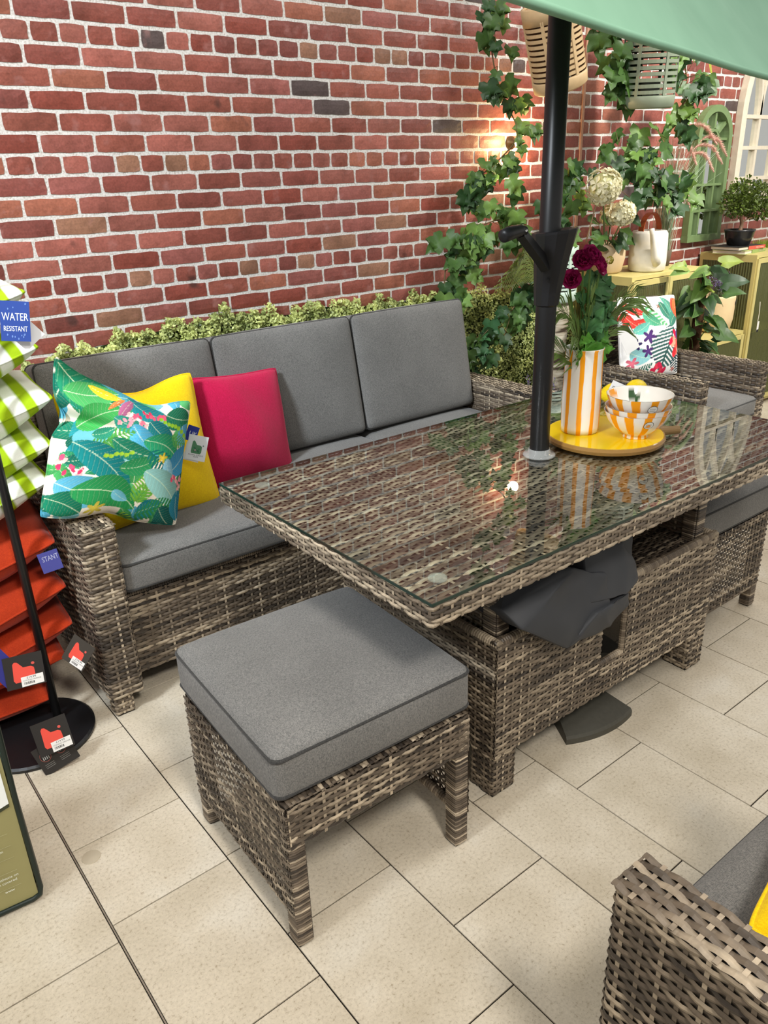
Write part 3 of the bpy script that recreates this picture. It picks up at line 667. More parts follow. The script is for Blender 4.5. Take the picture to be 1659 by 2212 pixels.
class Canvas:
    def __init__(s, U, V, cr, bg):
        s.u = (U+1)/2; s.v = (1-V)/2; TL, TR, BR, BL = [np.array(c, float) for c in cr]
        a = s.u[..., None]; b = s.v[..., None]; q = (TL*(1-a)+TR*a)*(1-b)+(BL*(1-a)+BR*a)*b
        s.x, s.y = q[..., 0], q[..., 1]; s.c = np.ones(U.shape+(3,))*np.array(lin(*bg))
    def put(s, m_, col): s.c = np.where(m_[..., None], col, s.c)
    def local(s, p0, p1, bend=0):
        p0, p1 = np.array(p0, float), np.array(p1, float); d = p1-p0; L = np.hypot(*d); d /= L; nn = np.array((-d[1], d[0]))
        t_ = ((s.x-p0[0])*d[0]+(s.y-p0[1])*d[1])/L; w_ = (s.x-p0[0])*nn[0]+(s.y-p0[1])*nn[1]-bend*L*np.sin(PI*np.clip(t_, 0, 1)); return t_, w_, L
    def leaf(s, p0, p1, w_, col, bend=.08, stripes=16):
        t_, q, L = s.local(p0, p1, bend); W = w_/1.12*np.clip(np.sin(PI*np.clip(t_, 0, 1)**.85), 0, 1)**.7; m_ = (t_ > 0) & (t_ < 1) & (np.abs(q) < W)
        c = np.array(lin(*col)); st = .5+.5*np.sin((t_*stripes-np.abs(q)/w_*3)*2*PI*.7); sh = np.clip(.82+.3*(q/w_+.5), .7, 1.15)
        cc = c*(sh*(1-.16*st))[..., None]+np.array(lin(210, 235, 190))*((st > .95)*.12)[..., None]; s.put(m_, cc)
        s.put(m_ & (np.abs(q) < w_*.025), c*.35+np.array(lin(225, 240, 200))*.65)
    def fern(s, p0, p1, w_, col, n=13, bend=.1):
        t_, q, L = s.local(p0, p1, bend); W = w_/1.6*np.clip(np.sin(PI*np.clip(t_*.85+.12, 0, 1)), 0, 1); f = np.mod((t_-np.abs(q)/L*.6)*n, 1)
        s.put((t_ > 0) & (t_ < 1) & (np.abs(q) < W) & (f < .58), np.array(lin(*col))*(.85+.3*f[..., None])); s.put((t_ > 0) & (t_ < 1) & (np.abs(q) < w_*.03), np.array(lin(*col))*.8)
    def dot(s, p, r, col, asp=1.0, ang=0):
        dx, dy = s.x-p[0], s.y-p[1]; ca, sa = math.cos(ang), math.sin(ang); a, b = dx*ca+dy*sa, -dx*sa+dy*ca
        m_ = (a/r)**2+(b/(r*asp))**2 < 1; c = np.array(lin(*col)); s.put(m_, c*(1.0+.35*(a/r)[..., None]*.5))
    def bunch(s, pts, r, cols, seed=0):
        g = random.Random(seed)
        for p_ in pts:
            for k in range(3): s.dot((p_[0]+g.uniform(-r, r), p_[1]+g.uniform(-r, r)), r*g.uniform(.7, 1.0), g.choice(cols), .55, g.uniform(0.8, 2.2))
    def star(s, p, r, col, k=5, ang=0):
        dx, dy = s.x-p[0], s.y-p[1]; a = np.arctan2(dy, dx)+ang; R = np.hypot(dx, dy); m_ = R < r*(.35+.65*np.abs(np.cos(a*k/2))**1.5); s.put(m_, np.array(lin(*col))*(1.1-.5*(R/r))[..., None])
def paint_tropical(U, V):
    s = Canvas(U, V, ((155, 110), (935, 385), (955, 1115), (125, 1030)), (250, 240, 222)); PK = [(236, 82, 118), (246, 150, 160), (250, 190, 180), (225, 60, 100)]
    g = random.Random(12)
    for k in range(74):
        x0, y0 = g.uniform(60, 980), g.uniform(80, 1160); a_ = g.uniform(0, 6.28); L = g.uniform(110, 230)
        s.leaf((x0, y0), (x0+L*math.cos(a_), y0+L*math.sin(a_)), g.uniform(40, 85), g.choice(((28, 124, 96), (44, 150, 100), (30, 134, 140), (84, 172, 200), (66, 160, 86), (130, 200, 210), (22, 110, 90), (250, 236, 214), (90, 180, 110))), g.uniform(-.1, .1))
    s.dot((300, 520), 95, (110, 186, 196), .7, .3); s.leaf((200, 320), (600, 270), 90, (80, 170, 190), -.05); s.leaf((165, 130), (470, 330), 130, (30, 128, 92)); s.leaf((180, 260), (470, 250), 85, (78, 172, 96), .05)
    s.leaf((520, 270), (760, 420), 75, (34, 140, 146)); s.leaf((215, 450), (480, 350), 85, (66, 168, 84), -.06); s.leaf((310, 212), (490, 290), 30, (248, 208, 44), .05, 3); s.leaf((545, 285), (455, 420), 34, (178, 96, 136), .05, 3); s.leaf((500, 285), (400, 352), 16, (238, 130, 70), .05, 2); s.leaf((430, 400), (620, 480), 55, (46, 150, 130))
    s.bunch([(480, 420), (530, 400), (580, 440), (600, 470), (520, 450)], 20, [(246, 160, 170), (250, 186, 180), (240, 120, 140)], 1); s.bunch([(560, 380), (610, 370), (660, 390), (700, 410), (740, 420)], 22, [(228, 62, 96), (236, 92, 120)], 2)
    s.leaf((760, 405), (935, 500), 80, (28, 116, 84)); s.leaf((880, 520), (945, 650), 70, (86, 165, 205)); s.leaf((640, 430), (810, 600), 75, (28, 124, 128)); s.leaf((540, 450), (740, 680), 75, (84, 172, 206), .1)
    for k in range(9): s.dot((720+k*26, 425+k*22+8*math.sin(k)), 17, (150, 198, 52), .7, .8)
    s.fern((290, 620), (560, 500), 110, (84, 156, 70), 12, -.1); s.leaf((300, 500), (450, 470), 40, (40, 140, 110)); s.leaf((215, 540), (560, 890), 100, (24, 128, 128), -.06, 20); s.leaf((425, 535), (690, 680), 62, (30, 122, 92), .08)
    for k in range(6): s.dot((395+k*30, 640+6*math.sin(k*2)), 16, (156, 196, 56), .8)
    s.leaf((480, 730), (720, 680), 66, (44, 142, 84), .1); s.leaf((610, 560), (860, 720), 80, (42, 152, 104), -.1); s.fern((800, 560), (930, 640), 60, (96, 172, 80), 8); s.fern((650, 640), (870, 900), 110, (26, 118, 108), 13, -.05); s.leaf((800, 790), (960, 650), 90, (66, 152, 196), .05); s.star((740, 690), 34, (248, 216, 70), 5); s.leaf((770, 700), (830, 830), 40, (150, 205, 225))
    s.bunch([(180, 690), (215, 720), (250, 730), (170, 650), (270, 750)], 22, PK, 3)
    for k in range(4): s.dot((340+k*24, 790+k*10), 14, (160, 200, 60), .8)
    s.leaf((160, 800), (470, 930), 120, (98, 182, 212), .05); s.leaf((128, 900), (320, 1015), 95, (24, 124, 92), -.05); s.leaf((240, 850), (620, 1010), 125, (44, 152, 84), -.12, 22); s.fern((610, 960), (660, 770), 120, (126, 190, 64), 9); s.fern((620, 960), (740, 830), 90, (110, 180, 70), 8, -.1); s.leaf((460, 880), (560, 960), 40, (120, 200, 220))
    s.leaf((640, 760), (920, 1010), 85, (152, 206, 198), -.05, 18); s.bunch([(850, 830), (885, 850), (910, 880), (890, 910), (925, 850)], 20, PK, 4); s.star((390, 1000), 55, (246, 226, 92), 6, .4); s.fern((640, 1060), (930, 990), 100, (52, 142, 82), 13, -.1); s.leaf((780, 1000), (930, 1130), 75, (24, 104, 96)); s.leaf((895, 900), (950, 1090), 55, (40, 132, 156)); s.fern((560, 1050), (760, 1130), 50, (140, 190, 70), 10)
    return s.c
def paint_bloom(U, V):
    s = Canvas(U, V, ((545, 605), (985, 535), (1020, 1160), (580, 1130)), (250, 248, 244)); R_ = [(226, 50, 60), (240, 110, 90), (250, 170, 140), (215, 30, 70)]
    for a, b in (((560, 640), (700, 700)), ((560, 780), (730, 730)), ((560, 700), (640, 790))): s.leaf(a, b, 34, (222, 60, 54), .1, 4)
    s.fern((700, 650), (860, 780), 60, (110, 190, 130), 7); s.leaf((680, 690), (800, 780), 40, (90, 178, 140)); s.leaf((820, 600), (910, 740), 44, (60, 130, 110)); s.leaf((850, 560), (920, 740), 34, (88, 160, 140), -.1); s.leaf((975, 680), (890, 790), 50, (70, 140, 120)); s.leaf((940, 560), (985, 720), 40, (228, 72, 56), .05, 4); s.leaf((970, 560), (960, 700), 30, (240, 110, 60), .05, 4)
    s.fern((930, 790), (840, 1120), 220, (64, 104, 100), 11, .06); s.fern((960, 980), (1010, 1150), 90, (50, 70, 80), 8)
    s.leaf((610, 830), (720, 760), 40, (110, 195, 180), .1); s.leaf((600, 960), (740, 1010), 60, (150, 210, 215)); s.star((720, 860), 52, (92, 60, 128), 5); s.star((712, 960), 46, (86, 56, 120), 5, .5); s.star((625, 910), 42, (60, 54, 110), 5, .2)
    s.bunch([(930, 900), (960, 950), (920, 970), (980, 920), (940, 860)], 42, R_, 6); s.star((620, 1030), 40, (238, 120, 140), 5); s.bunch([(810, 1110), (850, 1100), (840, 1130)], 36, [(220, 40, 80), (236, 70, 90)], 7); s.fern((620, 1110), (760, 1050), 60, (46, 110, 90), 8); s.star((800, 640), 20, (150, 110, 90), 5); s.star((945, 1115), 22, (200, 120, 110), 5); s.dot((745, 1010), 12, (50, 50, 80), .6); s.dot((775, 1025), 11, (50, 50, 80), .6); s.leaf((990, 800), (1005, 900), 40, (84, 60, 130))
    return s.c
def dent_trop(U, V, X, Z, Yf, Yb):
    d = np.exp(-((V-.38)/.16)**2)*np.clip(-U, 0, 1)**1.5                 # pinch on the left side below the raised corner
    X = X+.035*d; Yf = Yf+.045*np.exp(-((V-.38)/.10)**2)*np.clip(-U+.1, 0, 1)
    top = np.clip(V, 0, 1)**2; Z = Z-.035*top*np.exp(-((U-.35)/.45)**2)+.05*top*np.clip(-U, 0, 1)**3; X = X-.01*top*np.clip(-U, 0, 1)**3
    Z = Z+.02*np.clip(-V, 0, 1)**2*np.exp(-((U+.1)/.3)**2)
    return X, Z, Yf, Yb
trop = make_pillow('scatter_cushion', 'scatter cushion with a tropical leaf print leaning over the sofa arm', 'cushion', .425, .40, .15, (1.148, -1.195, .785), (math.radians(-9), math.radians(21), math.radians(4)), M['print'], 230, .05, paint_tropical, None, dent_trop, 'scatter cushions on the sofa')
def dent_yel(U, V, X, Z, Yf, Yb):
    top = np.clip(V, 0, 1)**2; Z = Z-.03*top*np.exp(-((U-.1)/.45)**2); return X, Z, Yf, Yb
make_pillow('scatter_cushion', 'plain bright yellow scatter cushion between the tropical and the magenta one', 'cushion', .47, .46, .14, (1.285, -1.0, .715), (math.radians(-17), math.radians(2), math.radians(3)), M['yellow'], 44, .06, None, None, dent_yel, 'scatter cushions on the sofa')
make_pillow('scatter_cushion', 'plain magenta red scatter cushion leaning on the sofa back', 'cushion', .40, .40, .13, (1.705, -.90, .685), (math.radians(-14), math.radians(5), math.radians(9)), M['magenta'], 44, .06, None, None, None, 'scatter cushions on the sofa')
make_pillow('scatter_cushion', 'yellow scatter cushion lying on the bottom right armchair seat', 'cushion', .42, .42, .13, (1.538, -3.232, .505), (math.radians(-84), 0, math.radians(14)), M['yellow'], 44, .06)
bloom = make_pillow('scatter_cushion', 'white scatter cushion with red and purple flowers on the far armchair', 'cushion', .45, .41, .13, (3.955, -1.045, .715), (math.radians(-13), math.radians(4), math.radians(-4)), M['print'], 150, .05, paint_bloom)
# ---------------- cushion display: black stand with a stack of striped and orange cushions
stand = thing('display_stand', 'black metal display stand with round base beside the sofa', 'display stand', (.745, -1.225, 0))
MB().lathe([(.0001, .016), (.13, .016), (.165, .014), (.172, .009), (.172, .001), (.0001, .001)], 48).build('base', M['black'], stand)
MB().tube([(.073, .012, .014), (.073, .012, 1.75)], .0125, 14).build('pole', M['black'], stand, smooth=True)
MB().lathe([(.0001, .006), (.005, .005), (.007, .001), (.009, 0)], 14).build('bolt', M['chrome'], stand, loc=(.079, -.012, .016))
GW, GG = np.array(lin(238, 242, 232)), np.array(lin(150, 178, 22))
def paint_stripe(U, V):
    k = np.floor((U+.98)*6.2).astype(int) % 2; return np.where((k == 0)[..., None], GG, GW)
tips = [(.985, 1.272), (.99, 1.129), (1.0, .989), (.972, .864), (.950, .762), (.925, .58), (.930, .435), (.925, .31), (.885, .20), (.835, .10)]
piles = []
for i, (tx, tz) in enumerate(tips):
    Rm = Matrix.Rotation(math.radians(random.uniform(-3, 3)-4), 4, 'Z')@Matrix.Rotation(math.radians(-17 if i < 8 else (-9 if i == 8 else -3)), 4, 'Y')@Matrix.Rotation(math.radians(-90), 4, 'X')
    w_ = .43; tip = Vector((tx, -1.195 if i < 5 else -1.20, tz)); ctr = tip-(Rm@Vector((w_/2, 0, -w_/2))); ctr.z += -.004
    if i >= 8: ctr.z = .072 if i == 9 else .17
    Mx = Rm.copy(); Mx.translation = ctr
    ords = ['topmost', 'second', 'third', 'fourth', 'fifth']
    if i < 5: o = make_pillow('striped_cushion', 'lime green and white striped cushion, %s from the top of the stack' % ords[i], 'cushion', w_, w_, .155, (0, 0, 0), None, M['print'], 60, .045, paint_stripe, None, None, 'striped cushions in the stack', Mx)
    else: o = make_pillow('orange_cushion', 'orange cushion, %s from the top of the orange stack' % ords[i-5], 'cushion', w_, w_, .15 if i < 8 else .12, (0, 0, 0), None, M['orange'], 40, .045, None, None, None, 'orange cushions in the stack', Mx)
    piles.append(o)
# hang tags (parts of the cushions they hang on)
bpy.context.view_layer.update()
CR, CU, CB = np.array(_r2), np.array(_u2), -np.array(_f)
def card(parent, name, ctr, w_, h_, ang, col, draw=None, label=None, yaw=0, tilt=0):
    z = np.array((0, 0, 1.)); ctr = np.array(ctr, float); nn = np.array(m.translation)-ctr; nn[2] *= .35; nn /= np.linalg.norm(nn)
    R0 = Matrix.Rotation(yaw, 3, 'Z'); nn = np.array(R0@Vector(nn)); ux = np.cross(z, nn); ux /= np.linalg.norm(ux); uy = np.cross(nn, ux)
    a, b = math.cos(ang), math.sin(ang); ux, uy = ux*a+uy*b, -ux*b+uy*a
    mb = MB(); mb.obox(ctr, ux*w_/2, uy*h_/2, nn*.0006, lin(*col))
    if draw: draw(mb, lambda x, y, k=1: ctr+ux*x*w_+uy*y*h_+nn*(.0008+.0003*k), ux, uy, w_, h_)
    o = mb.build(name, M['card']); o.parent = parent; o.matrix_parent_inverse = parent.matrix_world.inverted()
    if label: o['label'] = label
    return o
def poly(mb, P, pts, col, k=1): mb.add([P(x, y, k) for x, y in pts], [tuple(range(len(pts)))], lin(*col))
CH = [(-.26, -.38), (-.30, -.30), (-.27, .20), (-.22, .26), (-.15, .24), (-.02, .06), (.18, .05), (.25, .0), (.26, -.12), (.26, -.30), (.20, -.38)]
def d_dark(mb, P, ux, uy, w_, h_):
    poly(mb, P, [(x, y+.06) for x, y in CH], (232, 84, 70)); poly(mb, P, [(.24+.045*math.cos(a*.7), .19+.045*math.sin(a*.7)) for a in range(9)], (215, 90, 80))
    poly(mb, P, [(-.12, -.48), (.45, -.46), (.45, -.16), (-.12, -.18)], (238, 236, 232), 2)
    text_mesh(mb, '£14.99', P(.02, -.25, 3), ux, uy, .0088, lin(70, 70, 70)); text_mesh(mb, 'CUSHION ORANGE', P(-.08, -.315, 3), ux, uy, .0052, lin(110, 108, 105))
    g = random.Random(4); x = -.06
    while x < .22: b = g.choice((.008, .014, .02)); poly(mb, P, [(x, -.42), (x+b, -.42), (x+b, -.345), (x, -.345)], (60, 60, 60), 3); x += b+g.choice((.008, .014))
def d_icons(mb, P, ux, uy, w_, h_):
    for cx_ in (-.25, .18):
        ring = [(cx_+.15*math.cos(a*2*PI/20), .12+.19*math.sin(a*2*PI/20)) for a in range(20)]; inn = [(cx_+.135*math.cos(a*2*PI/20), .12+.172*math.sin(a*2*PI/20)) for a in range(20)]
        poly(mb, P, ring, (150, 84, 76)); poly(mb, P, inn, (46, 43, 41), 2)
        for q in range(4): poly(mb, P, [(cx_-.09+q*.05, .02), (cx_-.07+q*.05, .02), (cx_-.05+q*.05, .22), (cx_-.07+q*.05, .22)], (200, 200, 196), 3)
        for q in range(3): poly(mb, P, [(cx_-.13, -.16-q*.06), (cx_+.13, -.16-q*.06), (cx_+.13, -.145-q*.06), (cx_-.13, -.145-q*.06)], (130, 128, 124))
def d_blue(mb, P, ux, uy, w_, h_):
    text_mesh(mb, 'WATER', P(0, .02), ux*.82, uy*1.25, .0215, lin(240, 244, 250), 'CENTER'); text_mesh(mb, 'RESISTANT', P(0, -.25), ux*.72, uy*1.2, .0155, lin(240, 244, 250), 'CENTER')
    g = random.Random(2)
    for k in range(12): 
        x, y, r = g.uniform(-.42, .42), g.choice((g.uniform(.3, .45), g.uniform(-.46, -.32))), g.uniform(.012, .03); poly(mb, P, [(x+r*math.cos(a), y+1.3*r*math.sin(a)) for a in range(6)], (110, 140, 200))
BK, BLU, WHT = (48, 45, 43), (44, 70, 142), (240, 242, 246)
card(piles[0], 'paper_tag', (.945, -1.245, 1.175), .062, .072, math.radians(38), WHT, None, 'white paper tag behind the blue one')
card(piles[0], 'water_tag', (.925, -1.262, 1.207), .068, .098, math.radians(-8), BLU, d_blue, 'blue hang tag reading WATER RESISTANT')
MB_ = None
card(piles[5], 'water_tag', (.892, -1.222, .533), .055, .06, math.radians(8), (70, 72, 140), lambda mb, P, ux, uy, w_, h_: text_mesh(mb, 'STANT', P(-.35, .05), ux*.8, uy*1.2, .018, lin(170, 172, 200)), 'blue hang tag, half hidden')
card(piles[7], 'price_tag', (.735, -1.375, .312), .098, .092, math.radians(-3), BK, d_dark, 'black tag with an orange seat logo and a white price sticker')
card(piles[7], 'water_tag', (.690, -1.36, .33), .06, .10, math.radians(28), (52, 52, 128), None)
card(piles[7], 'price_tag', (.895, -1.305, .265), .075, .092, math.radians(-32), (66, 61, 55), d_dark, None, math.radians(-38))
card(piles[9], 'price_tag', (.756, -1.43, .118), .092, .098, math.radians(5), BK, d_dark)
card(piles[9], 'care_tag', (.754, -1.422, .050), .100, .088, math.radians(16), BK, d_icons)
def d_flor(mb, P, ux, uy, w_, h_):
    poly(mb, P, [(x*.95, y*.8+.08) for x, y in CH], (88, 140, 104)); g = random.Random(9)
    for k in range(10): x, y, r = g.uniform(-.18, .14), g.uniform(-.18, .02), g.uniform(.03, .06); poly(mb, P, [(x+r*math.cos(a), y+r*.6*math.sin(a)) for a in range(6)], g.choice(((40, 96, 76), (160, 196, 140), (226, 170, 190), (60, 130, 90))), 2)
    poly(mb, P, [(.30+.035*math.cos(a*.7), .12+.035*math.sin(a*.7)) for a in range(9)], (130, 150, 150)); text_mesh(mb, 'FLORAL JUNGLE', P(0, -.31), ux, uy, .0065, lin(90, 95, 105), 'CENTER'); text_mesh(mb, '43CM', P(0, -.38), ux, uy, .0062, lin(90, 95, 105), 'CENTER')
card(trop, 'water_tag', (1.412, -1.118, .775), .036, .05, math.radians(-25), (44, 56, 150), lambda mb, P, ux, uy, w_, h_: text_mesh(mb, 'UK', P(-.25, -.1), ux, uy, .018, lin(230, 232, 240)), 'blue tag edge')
card(trop, 'paper_tag', (1.405, -1.120, .715), .05, .06, math.radians(-22), (236, 232, 226), None)
card(trop, 'paper_tag', (1.418, -1.128, .727), .062, .082, math.radians(-17), WHT, d_flor, 'white square hang tag with a leafy seat logo')
card(bloom, 'paper_tag', (3.715, -1.10, .74), .075, .12, math.radians(28), (235, 234, 232), None, 'white hang tag', math.radians(30))
# ---------------- olive packed cover standing at the left edge
bag = thing('cover_package', 'olive and white packed furniture cover with dark green edging by the left edge', 'package', (.35, -1.80, 0), rot=(math.radians(-5), 0, math.radians(-5)))
bw, bh, bt = .24, .62, .055
mb = MB(); mb.box(-bw, bw-.008, -bt/2+.002, bt/2-.002, .008, bh, lin(148, 142, 96)); bd = mb.build('body', M['card'], bag)
fr_ = MB(); y = -bt/2
pts = [(-bw, .245)]+[(-bw+(2*bw-.016)*k/14, .245-.05*math.sin(k/14*1.3)+.075*(k/14)**2) for k in range(15)]
for k in range(14): a, b = pts[k+1], pts[k+2] if k+2 < len(pts) else pts[-1]; fr_.add([(a[0], y-.0002, a[1]), (b[0], y-.0002, b[1]), (b[0], y-.0002, bh), (a[0], y-.0002, bh)], [(0, 1, 2, 3)], lin(236, 240, 238)); fr_.add([(a[0], y-.0005, a[1]-.008), (b[0], y-.0005, b[1]-.008), (b[0], y-.0005, b[1]), (a[0], y-.0005, a[1])], [(0, 1, 2, 3)], lin(58, 62, 44))
for (s_, xr, z_) in (('a', .155, .215), ('coatings,', .180, .187), ('or', .155, .176), ('ring bottom', .188, .158), ('be added', .178, .147), ('surface', .165, .112), ('keep your cushions on', .205, .088), ('furniture when covered', .200, .077), ('www', .19, .053)):
    text_mesh(fr_, s_, (xr, y-.0012, z_), (1, 0, 0), (0, 0, 1), .0095, lin(232, 236, 222), 'RIGHT')
for z_ in (.20, .168, .137, .102, .062): fr_.box(.06, .205, y-.0007, y-.0004, z_, z_+.0007, lin(176, 172, 130))
fr_.build('printed_front', M['card'], bag)
e = MB()
for yy, r in ((-bt/2, .006), (bt/2, .0075)): e.tube([(-bw, yy, .008), (bw-.02, yy, .008), (bw-.004, yy, .014), (bw, yy, .03), (bw-.002, yy, .25), (bw+.002, yy, .45), (bw, yy, bh), (-bw, yy, bh)], r, 8)
e.build('edging', plain('dark_green_edging', lin(26, 38, 32), .4, .4), bag, smooth=True)
e = MB(); e.box(bw-.006, bw-.001, -bt/2, bt/2, .01, bh, lin(62, 84, 74)); e.build('side_gusset', M['card'], bag)
# ---------------- things on the table
TT = .7545
tray = thing('serving_board', 'round yellow-topped wooden serving board on the glass table', 'tray', (2.345, -2.005, TT))
MB().lathe([(.0001, 0), (.160, 0), (.174, .006), (.177, .016), (.174, .024), (.1705, .0255), (.1695, .0245), (.0001, .0245)], 64, col=np.array([lin(140, 104, 52)]*3+[lin(150, 112, 58)]*2+[lin(176, 140, 60)]+[lin(240, 204, 24)]*2)).build('board', M['gloss'], tray, smooth=False)
mb = MB(); mb.tube([(.145, -.085, .014), (.168, -.105, .016), (.195, -.128, .018)], [.018, .0135, .0125], 14, np.array([lin(140, 112, 70)]*3)); mb.lathe([(.0001, 0), (.0118, 0)], 14, M=Matrix.Translation((.1955, -.1285, .018))@Vector((.65, -.75, .06)).to_track_quat('Z', 'Y').to_matrix().to_4x4(), col=lin(206, 182, 140)); mb.build('handle', M['paint'], tray, smooth=False)
def stripe_lathe(mb, prof, n, stripes, bgc, c, fn=None, split=None):
    pr = np.asarray(prof, float); a = np.arange(n)*2*PI/n; V, C_ = [], []
    for i, (r, z) in enumerate(pr):
        V.append(np.stack([r*np.cos(a), r*np.sin(a), np.full(n, z)], 1)); cc = np.tile(np.array(bgc), (n, 1))
        if split is None or i < split:
            for (c0, hw) in stripes:
                dd = np.abs((a-c0-.012*math.sin(i*.6+c0*5)+PI) % (2*PI)-PI); cc[dd < hw*(1+.10*math.sin(i*.5+c0*3))] = c
        if fn: cc = fn(i, a, r, z, cc)
        C_.append(cc)
    V = np.concatenate(V); F = [(i*n+k, i*n+(k+1) % n, (i+1)*n+(k+1) % n, (i+1)*n+k) for i in range(len(pr)-1) for k in range(n)]
    mb.add(V, F, np.concatenate(C_))
OR, WH = np.array(lin(248, 160, 28)), np.array(lin(240, 234, 224))
vase = thing('striped_vase', 'tall white ceramic vase with orange vertical stripes on the yellow board', 'vase', (2.300, -1.945, TT+.0248))
mb = MB(); zz = np.linspace(.004, .246, 16); stripe_lathe(mb, [(.0001, 0), (.052, 0), (.055, .004)]+[(.056+.0012*math.sin(z*20), z) for z in zz]+[(.0575, .252), (.0565, .2545), (.0545, .252), (.0535, .23), (.052, .12), (.0001, .11)], 288, [(k*2*PI/9+.25, .12) for k in range(9)], WH, OR, split=20)
mb.build('body', M['gloss'], vase, smooth=True)
bowlprof = [(.0001, 0), (.036, 0), (.0375, .002), (.036, .010), (.040, .0125), (.056, .022), (.071, .036), (.083, .053), (.0905, .068), (.0945, .0795), (.0950, .0812), (.0935, .0812), (.0915, .078), (.086, .066), (.078, .050), (.064, .032), (.045, .020), (.0001, .016)]
def bowl_in(i, a, r, z, cc):
    if i in (9, 10, 11): cc[:] = np.array(lin(70, 62, 44)) if i == 10 else cc
    if i >= 12:
        for (c0, hw, z0, z1, col) in ((2.2, .16, .02, .08, (58, 88, 50)), (3.4, .14, .02, .072, (66, 96, 54)), (1.55, .24, .055, .085, (246, 160, 40)), (.6, .2, .03, .075, (54, 84, 50)), (2.9, .3, .045, .075, (250, 200, 150)), (5, .3, .03, .07, (248, 170, 50))):
            dd = np.abs((a-c0-(z-z0)*4+PI) % (2*PI)-PI)
            if z0 < z < z1: cc[dd < hw*math.sin(PI*(z-z0)/(z1-z0))+.02] = lin(*col)
    return cc
def d_stick(mb, P, ux, uy, w_, h_):
    ring = lambda r: [(r*math.cos(a*PI/12), r*math.sin(a*PI/12)) for a in range(24)]
    poly(mb, P, ring(.5), (70, 70, 70)); poly(mb, P, ring(.45), (232, 232, 228), 2); text_mesh(mb, 'KITCHEN', P(0, .04, 3), ux, uy, .0042, lin(50, 50, 50), 'CENTER')
    for q in range(2): poly(mb, P, [(-.28, -.12-q*.12), (.28, -.12-q*.12), (.28, -.08-q*.12), (-.28, -.08-q*.12)], (150, 150, 148), 3)
for i, dz in enumerate((0, .0145, .047)):
    nm = ('bottom', 'middle', 'top')[i]
    b_ = thing('striped_bowl', 'white ceramic bowl with orange stripes, %s one of the three stacked on the board' % nm, 'bowl', (2.374+.003*i, -2.092, TT+.0248+dz), .06*i, 'stacked striped bowls')
    mb = MB(); stripe_lathe(mb, bowlprof, 288, [(k*2*PI/11+.1, .13) for k in range(11)], WH, OR, bowl_in, split=10); mb.build('body', M['gloss'], b_, smooth=True)
    if i != 1:
        bpy.context.view_layer.update(); cx_, cy_ = 2.374+.003*i, -2.092; dx, dy = m.translation.x-cx_, m.translation.y-cy_; L = math.hypot(dx, dy); a_ = math.atan2(dy, dx)+.42
        rr = .0905 if i else .083
        s_ = MB(); P0 = np.array((cx_+rr*math.cos(a_), cy_+rr*math.sin(a_), TT+.0248+dz+.058)); card(b_, 'round_sticker', tuple(P0), .0001, .0001, 0, WHT)
        nn = np.array((math.cos(a_)*.85, math.sin(a_)*.85, -.5)); nn /= np.linalg.norm(nn); ux = np.cross((0, 0, 1.), nn); ux /= np.linalg.norm(ux); uy = np.cross(nn, ux)
        bpy.data.objects.remove(b_.children[-1]); mb = MB(); d_stick(mb, lambda x, y, k=1: P0+ux*x*.029+uy*y*.029+nn*(.0015+.0003*k), ux, uy, .029, .029)
        o = mb.build('round_sticker', M['card']); o.parent = b_; o.matrix_parent_inverse = b_.matrix_world.inverted(); o['label'] = 'round grey and white sticker'
M['lemon'] = plain('lemon_skin', lin(244, 212, 18), .4, .45, var=.08, scale=180, bump=.4)
lp = [(.0001, -.050), (.008, -.048), (.013, -.042), (.026, -.030), (.035, -.012), (.037, .002), (.034, .018), (.026, .031), (.013, .041), (.007, .046), (.0001, .049)]
for i, (x, y, z, lab) in enumerate(((2.69, -1.775, .036, 'yellow lemon with a white paper label behind the striped bowls'), (2.785, -1.80, .036, 'bare yellow lemon on the glass table behind the bowls'))):
    l_ = thing('lemon', lab, 'lemon', (x, y, TT+z), rot=(math.radians(80), 0, math.radians(40+50*i)), group='lemons on the table'); MB().lathe(lp, 28).build('fruit', M['lemon'], l_, smooth=True)
    if i == 0:
        bpy.context.view_layer.update(); card(l_, 'paper_label', (2.665, -1.81, TT+.068), .05, .034, math.radians(-22), (236, 236, 234), lambda mb, P, ux, uy, w_, h_: [poly(mb, P, [(-.35+k*.05, -.3), (-.33+k*.05+.012*(k % 3), -.3), (-.33+k*.05+.012*(k % 3), 0), (-.35+k*.05, 0)], (110, 110, 112)) for k in range(14)], 'white barcode label'); card(l_, 'leaf', (2.685, -1.82, TT+.030), .018, .042, math.radians(25), (58, 74, 40))
